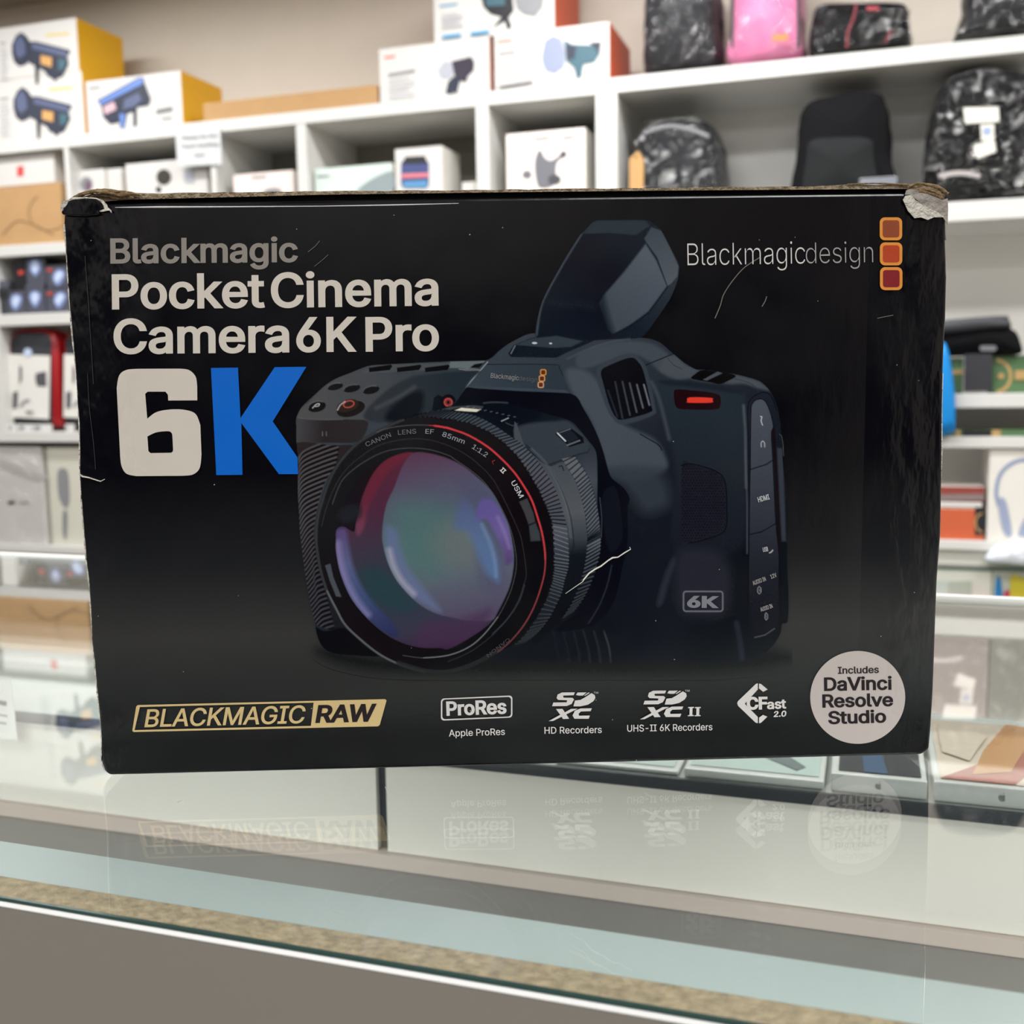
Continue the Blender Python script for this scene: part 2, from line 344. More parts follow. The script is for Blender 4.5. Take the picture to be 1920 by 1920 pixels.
# ---------- ink drawing: a small painter that fills a fine vertex grid
class Canvas:
    def __init__(s, x0, y0, x1, y1, res):
        s.xs = np.arange(x0, x1, res); s.ys = np.arange(y0, y1, res); s.X, s.Y = np.meshgrid(s.xs, s.ys); s.res = res
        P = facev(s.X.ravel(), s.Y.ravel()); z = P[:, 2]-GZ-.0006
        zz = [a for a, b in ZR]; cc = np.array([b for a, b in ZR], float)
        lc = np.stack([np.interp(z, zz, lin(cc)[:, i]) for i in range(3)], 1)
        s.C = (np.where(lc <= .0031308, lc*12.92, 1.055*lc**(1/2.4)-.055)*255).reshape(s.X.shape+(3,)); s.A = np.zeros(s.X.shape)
    def _win(s, P, pad):
        i0 = np.searchsorted(s.xs, P[:, 0].min()-pad); i1 = np.searchsorted(s.xs, P[:, 0].max()+pad)
        j0 = np.searchsorted(s.ys, P[:, 1].min()-pad); j1 = np.searchsorted(s.ys, P[:, 1].max()+pad)
        return slice(j0, j1), slice(i0, i1)
    def _dist(s, P, closed, w, inside):
        X, Y = s.X[w].astype(np.float32), s.Y[w].astype(np.float32); d2 = np.full(X.shape, 1e12, np.float32); ins = np.zeros(X.shape, bool)
        n = len(P); P = P.astype(np.float32)
        for i in range(n if closed else n-1):
            a, b = P[i], P[(i+1) % n]; e = b-a; L = float(e@e)
            if L < 1e-9: continue
            t = np.clip(((X-a[0])*e[0]+(Y-a[1])*e[1])/L, 0, 1)
            np.minimum(d2, (X-a[0]-t*e[0])**2+(Y-a[1]-t*e[1])**2, out=d2)
            if inside and a[1] != b[1]:
                c = ((a[1] > Y) != (b[1] > Y)) & (X < (b[0]-a[0])*(Y-a[1])/(b[1]-a[1])+a[0]); ins ^= c
        d = np.sqrt(d2)
        return np.where(ins, -d, d) if inside else d
    def _col(s, col, w):
        if callable(col): return col(s.X[w], s.Y[w])
        if isinstance(col, list):      # [(x,y,c), (x,y,c), ...] gradient along the first-to-last line
            p0 = np.array(col[0][:2], float); p1 = np.array(col[-1][:2], float); e = p1-p0; L = e@e
            t = ((s.X[w]-p0[0])*e[0]+(s.Y[w]-p0[1])*e[1])/L
            ts = [((np.array(c[:2], float)-p0)@e)/L for c in col]
            return np.stack([np.interp(t, ts, [c[2][i] for c in col]) for i in range(3)], -1)
        return np.array(col, float)
    def _blend(s, w, cov, col, own):
        c = s._col(col, w); s.C[w] = s.C[w]*(1-cov[..., None])+c*cov[..., None]
        if own: s.A[w] = np.maximum(s.A[w], cov)
    def fill(s, P, col, soft=1.4, alpha=1., own=True, clip=None, cs=1.4):
        P = np.asarray(P, float); w = s._win(P, soft+2); d = s._dist(P, True, w, True)
        cov = np.clip(.5-d/soft, 0, 1)*alpha
        if soft > 3: cov = cov*cov*(3-2*cov) if alpha == 1 else cov
        if clip is not None: cov = cov*np.clip(.5-s._dist(np.asarray(clip, float), True, w, True)/cs, 0, 1)
        s._blend(w, cov, col, own)
    def stroke(s, P, wd, col, soft=1.4, alpha=1., closed=False, own=True, clip=None):
        P = np.asarray(P, float); w = s._win(P, wd+soft+2); d = s._dist(P, closed, w, False)
        cov = np.clip(.5-(d-wd/2)/soft, 0, 1)*alpha
        if clip is not None: cov = cov*np.clip(.5-s._dist(np.asarray(clip, float), True, w, True)/1.4, 0, 1)
        s._blend(w, cov, col, own)
def T(ox, oy, sc): return lambda *p: np.array([(ox+u/sc, oy+v/sc) for u, v in p])
ta, tb, tc_, td, te = T(540, 600, 2.823), T(980, 380, 3.692), T(1080, 840, 4.571), T(540, 640, 5.333), T(840, 680, 5.647)
tg, h1, h2, h3, h4, h5, h6 = T(1360, 700, 3.84), T(540, 720, 6), T(820, 740, 6), T(560, 980, 6.4), T(840, 980, 6), T(1200, 620, 6.4), T(560, 640, 3.4286)
CC = np.concatenate
cv = Canvas(545, 405, 1485, 1275, 1.3)
# soft contact shade printed under the camera
cv.fill(spline([(600, 1215), (760, 1235), (1000, 1225), (1300, 1232), (1440, 1215), (1480, 1240), (1300, 1262), (800, 1262), (640, 1245)], True), (20, 22, 24), 26, .8)
# body silhouette
BODY = spline(CC([ta((45, 640), (45, 560)), h1((92, 440), (100, 370), (150, 270), (240, 180), (330, 100)), h6((30, 425), (90, 360), (170, 285), (240, 240), (330, 205), (410, 172), (480, 155), (700, 142), (1000, 128), (1200, 124), (1290, 60), (1360, 10)),
    tb((60, 905), (200, 930), (420, 955), (700, 935), (860, 940), (950, 970), (1040, 1045), (1120, 1110), (1200, 1155)), h5((760, 470), (940, 495), (1150, 525), (1380, 585), (1480, 640), (1580, 760), (1640, 900), (1680, 1100), (1690, 1240)),
    tc_((1775, 180), (1800, 500), (1808, 1000), (1820, 1270), (1812, 1480), (1765, 1510), (1745, 1600), (1660, 1720), (1500, 1812), (1300, 1835), (900, 1838), (400, 1842), (0, 1840)),
    [(1000, 1240), (850, 1235), (740, 1232), (660, 1228)], h3((400, 1560), (290, 1490), (225, 1360), (190, 1170), (130, 900), (70, 560), (20, 150)), h1((130, 1500), (112, 1200), (118, 900), (105, 700))]), True, 5)
cv.fill(BODY, [(700, 640, (66, 73, 81)), (900, 800, (50, 57, 66)), (1000, 1000, (30, 34, 43)), (1060, 1230, (20, 23, 29))])
clipB = BODY
def F_(P, col, soft=1.4, alpha=1.): cv.fill(P, col, soft, alpha, clip=clipB)
# front hump / right side shading
F_(spline(tb((350, 1330), (480, 1530), (600, 1900), (800, 1930), (990, 1850), (980, 1740), (900, 1630), (650, 1500), (560, 1300), (450, 1170), (300, 1160)), True), [(1080, 700, (70, 78, 87)), (1200, 880, (66, 73, 82))], 14)
F_(spline(tb((380, 1060), (560, 980), (800, 960), (960, 1010), (1080, 1130), (1180, 1190), (1080, 1230), (960, 1180), (860, 1090), (740, 1050), (560, 1110), (400, 1150)), True), (64, 71, 80), 10)
F_(tb((600, 1880), (960, 1880), (1100, 2100), (1200, 2600), (1100, 3200), (700, 3200), (560, 2500), (520, 2200)), (24, 27, 35), 40, .8)
F_(spline(tc_((310, 190), (600, 170), (760, 260), (800, 480), (600, 560), (470, 420), (400, 330)), True), (54, 61, 70), 30, .8)
F_(spline(tb((960, 1240), (1200, 1290), (1480, 1320), (1540, 1380), (1540, 1900), (1500, 2400), (1050, 2400), (1060, 1900), (1000, 1500)), True), [(1300, 730, (38, 47, 55)), (1330, 1060, (26, 28, 37))], 16)
F_(spline(h5((230, 600), (500, 600), (900, 660), (1150, 720), (1240, 760), (1100, 740), (700, 680), (330, 650)), True), (30, 36, 44), 6, .9)
F_(spline(h5((420, 290), (560, 410), (760, 470), (940, 495), (1150, 525), (1380, 585), (1480, 640), (1560, 720), (1400, 690), (1250, 640), (1050, 640), (700, 600), (560, 560), (420, 560), (250, 480), (300, 340)), True), (70, 76, 84), 9)
cv.stroke(spline(h5((140, 620), (220, 800), (290, 1050), (350, 1300))), 5, (74, 81, 90), 8, .8)
cv.stroke(h5((40, 425), (405, 275)), 1.6, (18, 20, 26)); cv.stroke(spline(h5((0, 1240), (120, 1310), (220, 1370), (260, 1430))), 1.6, (20, 22, 28))
cv.stroke(spline(h5((330, 330), (400, 410), (500, 460))), 1., (44, 50, 58)); cv.stroke(spline(h5((1140, 580), (1300, 620), (1380, 680), (1430, 750))), 1.1, (44, 49, 56))
# top slot with a lighter bar
cv.fill(spline(h5((612, 570), (660, 520), (740, 475), (900, 490), (1080, 515), (1145, 550), (1060, 600), (960, 640), (850, 620), (700, 595)), True), (14, 14, 19)); cv.fill(h5((750, 590), (800, 600), (990, 510), (930, 490)), (74, 79, 88))
# tally lamp
cv.fill(spline(h5((405, 740), (440, 705), (600, 715), (800, 735), (930, 765), (965, 810), (960, 900), (900, 945), (600, 945), (470, 935), (420, 890)), True), (33, 15, 22)); cv.fill(spline(h5((565, 845), (590, 800), (850, 805), (868, 830), (850, 865), (580, 865)), True, 3), (214, 58, 46))
# side door with ports
cv.fill(spline(h5((1290, 1000), (1310, 850), (1380, 780), (1500, 740), (1580, 790), (1640, 950), (1660, 1200), (1700, 1920))[:-1], False), (60, 66, 76), 2) if False else None
DOOR = spline(CC([h5((1300, 1900), (1292, 1300), (1290, 950), (1320, 830), (1400, 765), (1500, 738), (1580, 800), (1640, 960))]), False)
cv.stroke(DOOR, 1.8, (17, 19, 26)); cv.stroke(CC([h5((1270, 1880), (1262, 1200), (1240, 900))]), 4.5, (84, 90, 100), 5, .8); cv.stroke(tc_((1450, 20), (1465, 500), (1465, 900)), 3, (70, 75, 88), 3, .8)
PD = spline(CC([tg((178, 690), (182, 300), (195, 215), (240, 185), (285, 200), (325, 290), (345, 390), (330, 430), (340, 620), (362, 1070), (385, 1300), (385, 1480)), tc_((1740, 1290), (1740, 1480), (1650, 1590), (1530, 1640), (1480, 1500), (1480, 900), (1490, 200))]), True, 4)
cv.fill(PD, [(1420, 760, (72, 78, 88)), (1425, 900, (58, 62, 72)), (1430, 1010, (42, 45, 54)), (1440, 1120, (27, 29, 37)), (1440, 1190, (23, 25, 33))]); cv.stroke(PD, 1.6, (16, 18, 24), closed=True)
cv.stroke(tg((178, 692), (295, 655), (342, 622)), 1.8, (18, 20, 27)); cv.stroke(tg((170, 1160), (260, 1140), (372, 1075)), 1.8, (18, 20, 27)); cv.stroke(tg((345, 400), (362, 700), (385, 1050), (388, 1260)), 5, (26, 20, 24))
cv.stroke(tc_((1530, 1622), (1620, 1600), (1700, 1545)), 1.2, (105, 108, 116)); cv.stroke(h5((1670, 1240), (1695, 1260), (1712, 1350), (1720, 1500)), 1.4, (74, 76, 84))
F_(tc_((1720, 0), (1770, 0), (1800, 800), (1760, 800)), (58, 64, 74), 4, .8)
cv.stroke(spline(tg((252, 310), (262, 315), (256, 340), (266, 372))), 1.8, (190, 192, 196)); cv.stroke(spline(tg((257, 530), (257, 500), (268, 488), (280, 500), (282, 530))), 1.6, (176, 178, 184))
for P in (tg((232, 1545), (243, 1533), (255, 1545), (255, 1575), (243, 1588), (231, 1575)), tg((284, 1735), (292, 1722), (303, 1735), (303, 1762), (292, 1775), (283, 1762))): cv.stroke(P, 1.2, (160, 160, 166), closed=True); cv.stroke(np.array([P.mean(0)-(0, 2), P.mean(0)+(0, 2)]), 1, (160, 160, 166))
cv.stroke(tg((316, 1292), (330, 1285), (340, 1272)), 2, (190, 190, 194))
# speaker mesh
ME = spline(tc_((905, 160), (1000, 145), (1200, 205), (1268, 290), (1285, 500), (1268, 700), (1100, 780), (960, 812), (905, 790)), True, 5)
cv.fill(ME, (30, 31, 40)); cv.stroke(spline(tc_((900, 150), (1000, 138), (1200, 200), (1275, 290), (1290, 500), (1272, 705), (1100, 785), (960, 815))), 2, (16, 17, 22))
for j in range(28):
    for i in range(16):
        p = (1277+i*5.2+(j % 2)*2.6, 874+j*5.2); w_ = cv._win(np.array([p]), 3)
        if cv._dist(ME, True, cv._win(np.array([p]), 1.4), True).min(initial=9) < -3: cv.fill(ell(p[0], p[1], 1.3, 1.3, n=6), (19, 20, 27), 1.6)
F_(spline(tc_((870, 900), (1100, 860), (1290, 950), (1330, 1200), (1250, 1430), (950, 1440), (850, 1250)), True), (41, 42, 52), 26, .8)
F_(spline(tc_((740, 1330), (690, 1330), (760, 1080), (830, 950), (850, 970), (800, 1130)), True), (48, 51, 62), 8, .7)
cv.stroke(rrect(*tc_((920, 1228))[0], *tc_((1256, 1398))[0], 5), 2.8, (106, 108, 116), closed=True)
cv.stroke(tc_((1375, 1500), (1410, 1700), (1420, 1800)), 7, (50, 52, 68), 10, .7)
# ventilation opening
cv.fill(spline(tb((510, 1190), (560, 1110), (740, 1045), (830, 1100), (870, 1190), (915, 1400), (905, 1470), (700, 1535), (620, 1490), (560, 1370)), True), (54, 61, 70), 3)
cv.fill(spline(tb((542, 1170), (590, 1130), (740, 1074), (800, 1105), (838, 1180), (888, 1400), (880, 1450), (700, 1500), (645, 1485), (600, 1400), (560, 1260)), True), (13, 16, 23))
for a, b, c in (((590, 1300), (655, 1480), 40), ((640, 1240), (690, 1490), 52), ((690, 1240), (742, 1470), 66), ((740, 1250), (788, 1450), 80), ((790, 1260), (832, 1420), 96), ((838, 1260), (876, 1400), 112)):
    cv.stroke(tb(a, b), 3.6, (c, c+3, c+12), 2, .9)
# viewfinder
EV = spline(tb((88, 922), (118, 740), (165, 620), (280, 410), (400, 220), (475, 140), (520, 122), (700, 118), (850, 122), (905, 145), (960, 195), (1020, 310), (1068, 400), (1083, 450), (1070, 540), (1040, 620), (1000, 700), (900, 840), (825, 930), (620, 945), (440, 952), (200, 938)), True, 4)
cv.fill(EV, [(1030, 600, (20, 26, 36)), (1100, 480, (13, 19, 30)), (1220, 430, (24, 31, 40))])
cv.fill(tb((480, 140), (520, 124), (850, 124), (880, 160), (780, 225), (600, 210), (410, 216)), (40, 49, 58), 4, clip=EV)
cv.fill(tb((840, 250), (890, 170), (960, 195), (1020, 310), (1080, 440), (1070, 540), (1000, 580), (930, 380), (860, 285)), [(1215, 430, (58, 68, 77)), (1260, 530, (80, 86, 95))], 3, clip=EV)
cv.fill(tb((850, 285), (925, 400), (1000, 578), (870, 755), (740, 850), (625, 912), (590, 880), (530, 700), (560, 640), (700, 480)), [(1140, 580, (64, 72, 82)), (1230, 500, (78, 86, 97))], 6, clip=EV)
cv.fill(tb((1002, 590), (870, 768), (740, 862), (630, 915), (600, 945), (825, 935), (905, 840), (1045, 630), (1080, 500)), [(1180, 620, (22, 29, 39)), (1250, 540, (44, 51, 60))], 2, clip=EV)
cv.fill(tb((540, 900), (520, 700), (560, 640), (600, 800), (640, 920)), (16, 22, 31), 14, .7, clip=EV)
cv.stroke(spline(tb((860, 288), (930, 400), (1000, 578))), 1.2, (28, 33, 42)); cv.stroke(spline(tb((1002, 582), (870, 758), (740, 852), (620, 915))), 1.3, (22, 27, 36))
cv.stroke(spline(tb((96, 915), (122, 745), (168, 625), (285, 415), (405, 222))), 3.5, (88, 96, 106), 4, .75, clip=EV)
cv.fill(tb((170, 660), (480, 690), (500, 740), (150, 720)), (26, 33, 42), 14, .7, clip=EV)
# shoe block under the viewfinder
cv.fill(ta((1165, 178), (1195, 132), (1290, 95), (1420, 78), (1620, 110), (1480, 170), (1420, 200), (1180, 196)), (24, 30, 38)); cv.fill(ta((1200, 132), (1290, 98), (1420, 84), (1560, 112), (1500, 142), (1400, 148)), (50, 59, 68), 2)
cv.stroke(ta((1180, 178), (1202, 136)), 2, (110, 117, 126)); cv.fill(ell(*ta((1305, 122))[0], 5, 2), (196, 200, 204)); cv.fill(ell(*ta((1390, 124))[0], 3, 1.6), (196, 200, 204))
cv.stroke(spline(ta((1480, 205), (1600, 150), (1700, 118), (1807, 100))), 3, (74, 82, 92), 4, .7)
# logo plate on the hump and the deep shade beneath it
cv.fill(spline(CC([te((50, 455), (120, 350), (190, 262), (300, 270), (760, 300), (1290, 322), (1440, 500), (1560, 720), (1640, 930), (1700, 1150), (1740, 1230), (1860, 1330), (1920, 1440)), tc_((440, 520), (440, 800), (400, 1000), (330, 1300), (200, 1480), (60, 1540), (-200, 1560), (-500, 1300), (-800, 200))]), True, 4), (13, 18, 26), 2, clip=BODY)
cv.fill(te((60, 450), (200, 255), (300, 140), (405, 18), (700, 16), (1120, 22), (1180, 60), (1210, 130), (1290, 322), (760, 298), (300, 268), (200, 258)), [(870, 700, (56, 66, 75)), (1060, 720, (46, 55, 64))])
cv.fill(te((200, 250), (760, 270), (1240, 290), (1290, 322), (760, 300), (300, 270)), (66, 75, 84), 3, .7)
cv.stroke(spline(te((410, 18), (1100, 20), (1180, 60), (1215, 140))), 1.2, (22, 28, 36)); cv.stroke(spline(te((50, 455), (190, 262), (300, 130), (420, -8))), 1.8, (150, 155, 160))
for i, (a, b) in enumerate(((1008, 102), (994, 168), (982, 234))):
    cx, cy = te((a, b))[0]; cv.fill(rrect(cx-5, cy-5, cx+5, cy+5, 2.4, 3), (96, 44, 34)); cv.stroke(rrect(cx-5, cy-5, cx+5, cy+5, 2.4, 3), 1.9, (214, 150+i*8, 70+i*25), closed=True)
# grip: top shell, shoulder, rubber
GR = spline(CC([h1((95, 400), (110, 345), (160, 260), (240, 175), (330, 90), (460, -10)), h6((300, 215), (420, 172), (480, 155), (900, 132), (1200, 124), (1100, 230), (1000, 400), (900, 445), (700, 500), (600, 470))]), False, 5)
cv.fill(CC([GR, h1((700, 470), (300, 420))]), [(560, 760, (78, 78, 80)), (700, 700, (68, 71, 76)), (830, 690, (52, 60, 68))], 2, clip=BODY)
cv.fill(spline(h6((560, 320), (700, 240), (800, 215), (1150, 190), (1100, 250), (1020, 400), (900, 445), (700, 500), (500, 520), (420, 470)), True), [(700, 740, (48, 52, 58)), (850, 730, (36, 45, 53))], 8, clip=BODY)
cv.fill(spline(h6((600, 420), (720, 330), (800, 330), (780, 470), (650, 520), (560, 500)), True), (18, 22, 28), 12, .85)
cv.stroke(spline(h6((500, 430), (640, 360), (745, 295))), 7, (74, 79, 84), 8, .7)
cv.fill(spline(h1((92, 440), (100, 370), (160, 385), (400, 402), (700, 400), (900, 430), (800, 640), (500, 660), (150, 655), (95, 620)), True), [(560, 800, (66, 66, 70)), (610, 810, (44, 40, 42)), (680, 810, (46, 43, 46))], 2, clip=BODY)
cv.stroke(spline(h1((105, 375), (200, 392), (400, 402), (620, 398))), 1.5, (96, 96, 98), 2, .8)
for u, v in ((390, 560), (432, 560)): cv.stroke(h1((u, v-22), (u, v+22)), 1.3, (150, 150, 150), alpha=.7)
RUB = spline(CC([h1((100, 660), (500, 690), (740, 690), (700, 800), (480, 1000), (380, 1200), (310, 1500), (290, 1700)), h3((190, 200), (250, 560), (400, 1000), (560, 1260), (430, 1290), (250, 1240), (190, 1170), (130, 900), (70, 560), (20, 150)), h1((130, 1500), (112, 1200), (118, 900))]), True, 4)
cv.fill(RUB, [(560, 850, (44, 39, 40)), (590, 1180, (30, 31, 37))], 1.6, clip=BODY)
for i in range(40):
    y0 = 865+i*8.6; xl = 556+max(0, (y0-940))*.128; x1 = 640-max(0, min(1, (y0-850)/200))*38+max(0, y0-1100)*.25; sl = 46-min(i, 30)*.9
    P = spline([(xl+1, y0+6), (xl+12, y0-sl*.38), (xl+(x1-xl)*.6, y0-sl*.75), (x1, y0-sl)])
    k = .55+.45*math.exp(-((y0-930)/90.)**2)
    cv.stroke(P, 2.6, (58+50*k, 57+50*k, 62+50*k), 2.6, .75, clip=RUB); cv.stroke(P+np.array([1.5, 4.2]), 2.4, (16, 15, 19), 2, .9, clip=RUB)
cv.fill(spline(h3((200, 1250), (320, 1300), (560, 1270), (800, 1480), (950, 1600), (600, 1610), (400, 1560), (290, 1490), (225, 1360)), True), (17, 19, 23), 5, clip=BODY)
for (u, v), (rx, ry) in (((250, 352), (15, 6.5)), ((338, 362), (16, 7)), ((440, 370), (16, 7.4)), ((153, 458), (17, 10))):
    cx, cy = ta((u, v))[0]; cv.fill(ell(cx, cy, rx, ry, -12), (26, 26, 29)); cv.stroke(ell(cx, cy-.5, rx-1, ry-1, -12, 16, 180, 320), 1.6, (120, 120, 124), 2, .8)
cx, cy = ta((325, 465))[0]; cv.fill(ell(cx+3, cy+2, 27, 14, -16), (34, 30, 31)); cv.fill(ell(cx-3, cy-4, 21, 11, -18), (48, 38, 38)); cv.stroke(ell(cx-1, cy-7, 10, 6, -14), 2.4, (176, 78, 66), closed=True); cv.stroke(spline([(cx-22, cy+4), (cx-17, cy-5), (cx-8, cy-12)]), 2, (190, 186, 184), 2)
cx, cy = ta((153, 455))[0]; cv.stroke(spline([(cx-8, cy+4), (cx-1, cy-3), (cx+5, cy-4), (cx+3, cy), (cx-3, cy+1)]), 1.8, (196, 192, 190))
# top switches
cv.fill(h6((412, 200), (440, 178), (470, 155), (970, 135), (975, 165), (900, 185), (430, 206)), (74, 78, 82), 1.6); cv.fill(h6((975, 130), (1200, 124), (1160, 175), (1080, 182), (1040, 172), (960, 172)), (96, 106, 110), 1.6)
for a, b in ((452, 602), (632, 790), (812, 972)): cv.fill(h6((a, 170), (b-8, 150), (b, 160), (b-16, 184), (a+2, 198)), (17, 17, 21))
cv.fill(h6((1100, 170), (1130, 148), (1190, 138), (1160, 172)), (22, 24, 28)); cv.stroke(h6((1030, 178), (1080, 186), (1160, 184)), 1.3, (150, 140, 138))
cv.fill(te((60, 452), (190, 265), (260, 300), (500, 460), (100, 470)), (14, 18, 26), 1.5)
# ---- lens barrel, back to front
B3 = spline(CC([h2((-60, 180), (200, 108), (500, 78), (800, 100), (1100, 180), (1480, 288), (1600, 400), (1700, 520), (1785, 650), (1800, 900), (1800, 1280), (1835, 1600)), h4((1715, 200), (1700, 370), (1620, 640), (1540, 830), (1430, 1000), (1300, 1110), (900, 1350), (0, 900))]), True, 5)
cv.fill(B3, lambda X, Y: (np.array([18, 23, 31])[None, None]+np.clip((X-960)/140, 0, 1)[..., None]*np.array([50, 51, 52])*np.clip(1-np.abs(Y-900)/150, 0.05, 1)[..., None]))
cv.fill(spline(h2((500, 78), (800, 92), (1080, 170), (1150, 260), (900, 330), (700, 260), (480, 180), (300, 150)), True), (16, 21, 29), 6, .9, clip=B3)
CL_ = te((-300, -200), (300, -60), (418, -8), (190, 262), (50, 448), (-60, 480), (-300, 520)); cx, cy = h6((962, 392))[0]; cv.fill(ell(cx, cy, 14.5, 15), (20, 17, 22), clip=CL_); cv.fill(ell(cx, cy, 9, 9), (120, 50, 50), clip=CL_); cv.stroke(ell(cx, cy, 7, 7), 2.2, (176, 76, 72), closed=True, clip=CL_); cv.fill(ell(cx, cy, 2.6, 3), (40, 18, 22), clip=CL_)
cv.fill(h2((190, 178), (270, 145), (495, 165), (440, 195), (350, 190)), (214, 210, 192), 1.6); cv.fill(h2((0, 180), (150, 135), (400, 118), (520, 130), (500, 160), (260, 142), (140, 172)), (74, 78, 80), 2, .8)
for k in range(9): cv.stroke(h2((330+k*66, 138+k*14), (352+k*66, 128+k*15)), 1.4, (120, 122, 124), alpha=.8)
cv.stroke(h2((720, 298), (800, 262)), 1.8, (170, 174, 178)); cv.stroke(spline(h2((770, 315), (850, 348), (905, 325))), 1.2, (80, 86, 92))
cv.stroke(spline(h2((520, 95), (640, 84), (790, 92))), 3, (74, 78, 84), 2, .7); cv.stroke(spline(h2((1205, 335), (1250, 362), (1295, 385))), 3, (150, 154, 160), 2, .8)
F_(spline(h2((860, 420), (1000, 330), (1300, 300), (1480, 300), (1650, 470), (1710, 600), (1560, 670), (1240, 790), (1100, 680)), True), (52, 59, 68), 8)
cv.stroke(spline(h2((1240, 790), (1560, 680), (1680, 650), (1712, 610))), 1.1, (24, 28, 35))
cv.fill(h2((1325, 440), (1360, 415), (1500, 375), (1640, 480), (1650, 540), (1480, 590), (1460, 560)), (17, 20, 27)); cv.fill(h2((1375, 425), (1495, 388), (1590, 490), (1475, 548)), (30, 35, 44)); cv.stroke(h2((1372, 428), (1498, 384)), 1.6, (108, 114, 122)); cv.stroke(h2((1352, 432), (1440, 520)), 3, (190, 194, 198)); cv.stroke(h2((1462, 568), (1600, 515)), 3, (96, 104, 112))
SR = spline(CC([h2((860, 420), (1000, 600), (1240, 800), (1430, 760), (1560, 960), (1640, 1200), (1690, 1600)), h4((1570, 250), (1545, 450), (1490, 650), (1400, 880), (1290, 1070), (1100, 1240), (900, 1200))]), True, 5)
cv.fill(SR, [(1040, 870, (68, 74, 82)), (1085, 960, (82, 86, 92)), (1090, 1010, (56, 62, 70)), (1090, 1040, (24, 28, 34)), (1060, 1150, (17, 20, 25))], clip=B3)
cv.stroke(spline(CC([h2((1000, 560), (1240, 800), (1400, 1080), (1500, 1380), (1540, 1700)), h4((1410, 200), (1400, 420))])), 1.1, (26, 29, 36)); cv.stroke(spline(h2((1060, 610), (1220, 770), (1360, 1010), (1460, 1300), (1500, 1600))), 4, (88, 94, 102), 4, .7)
cv.stroke(spline(h2((1370, 810), (1400, 800), (1420, 850))), 1.6, (24, 26, 32))
IN3 = spline(CC([h2((1400, 720), (1550, 960), (1620, 1160), (1670, 1380), (1690, 1600)), h4((1570, 220), (1550, 420), (1500, 640), (1400, 890), (1290, 1070))]), False, 12)
OU3 = spline(CC([h2((1545, 690), (1680, 900), (1750, 1080), (1800, 1280), (1830, 1500)), h4((1715, 170), (1700, 370), (1620, 640), (1520, 850), (1400, 1010))]), False, 12)
cv.fill(CC([IN3, OU3[::-1]]), [(1080, 860, (96, 100, 107)), (1110, 990, (86, 92, 101)), (1110, 1040, (28, 33, 40)), (1060, 1160, (18, 21, 26))])
def lerpc(C, t): i = t*(len(C)-1); k = min(int(i), len(C)-2); return C[k]*(1-(i-k))+C[k+1]*(i-k)
for k in range(46):
    t = k/46.; a, b = lerpc(IN3, min(t+.02, 1)), lerpc(OU3, t)
    if t < .56: cv.stroke([a, b], 2., (20, 23, 30), 1.4, .95)
    else: cv.stroke([a, b], 1.6, np.array([124, 130, 138])*(1-(t-.56)*1.3), 1.5, .9)
OR_ = np.array([(753, 786), (720, 800), (683, 820), (662, 835), (640, 858), (623, 883), (610, 912), (602, 937), (593, 970), (590, 1008), (593.6, 1042), (599, 1071), (611.5, 1110), (629, 1144), (644, 1171), (669, 1196), (708, 1227), (747.5, 1247), (794, 1261), (840, 1263), (890, 1248), (940, 1220), (973, 1200), (1000, 1166), (1023, 1125), (1033, 1095), (1037, 1073), (1038, 1047), (1037.5, 1020), (1037, 1005), (1032, 973), (1022.5, 948), (1010, 920), (993, 890), (973, 860), (947, 833), (920, 813), (887, 797), (853, 788), (820, 784), (790, 782)])
OR2 = spline(OR_, True, 5)
R2 = spline(np.array([(775, 779), (790, 775), (832, 768), (853, 772), (887, 778), (920, 793), (953, 815), (978, 833), (1000, 855), (1020, 882), (1040, 917), (1053, 953), (1062, 990), (1066, 1032), (1065, 1063), (1058, 1088), (1052, 1113), (1037, 1145), (1020, 1172), (1000, 1193), (973, 1213)]), False, 8)
RI = spline(np.array([(753, 786), (790, 782), (820, 784), (853, 788), (887, 797), (920, 813), (947, 833), (973, 860), (993, 890), (1010, 920), (1022.5, 948), (1032, 973), (1037, 1005), (1038, 1047), (1037, 1073), (1033, 1095), (1023, 1125), (1000, 1166), (973, 1200), (955, 1212)]), False, 8)
cv.fill(CC([RI, R2[::-1]]), lambda X, Y: np.stack([np.interp(Y, [760, 850, 900, 1000, 1060, 1150, 1210], v) for v in ((58, 78, 82, 74, 40, 30, 26), (67, 85, 83, 77, 45, 35, 29), (76, 93, 92, 87, 54, 42, 33))], -1), 1.6)
for k in range(88):
    t = k/88.; a, b = lerpc(RI, t), lerpc(R2, min(max(t+.03-.05*t, 0), 1))
    if t < .6: cv.stroke([a, b], 2.1, (18, 20, 26), 1.4, .95)
    else: cv.stroke([a, b], 1.7, np.array([112, 118, 126])*(1-max(0, t-.68)*2.), 1.4, .9)
cv.fill(OR2, [(640, 840, (30, 31, 34)), (900, 1000, (24, 20, 23)), (1000, 1180, (17, 19, 23))])
for k in range(70): p = lerpc(RI, k/70.); cv.fill(ell(p[0], p[1], 2.4, 2.4, n=8), (24, 22, 25), 1.5)
RIM = spline(OR_[0:19], False, 6)
cv.stroke(RIM+(3, 1), 5, (60, 63, 66), 2.5, .8, clip=OR2); cv.stroke(spline(OR_[12:19], False, 6)+(2, -2), 3.4, (92, 97, 100), 2, .9, clip=OR2); cv.stroke(spline(OR_[17:22], False, 6)+(0, -4), 9, (38, 41, 43), 3, .9, clip=OR2)
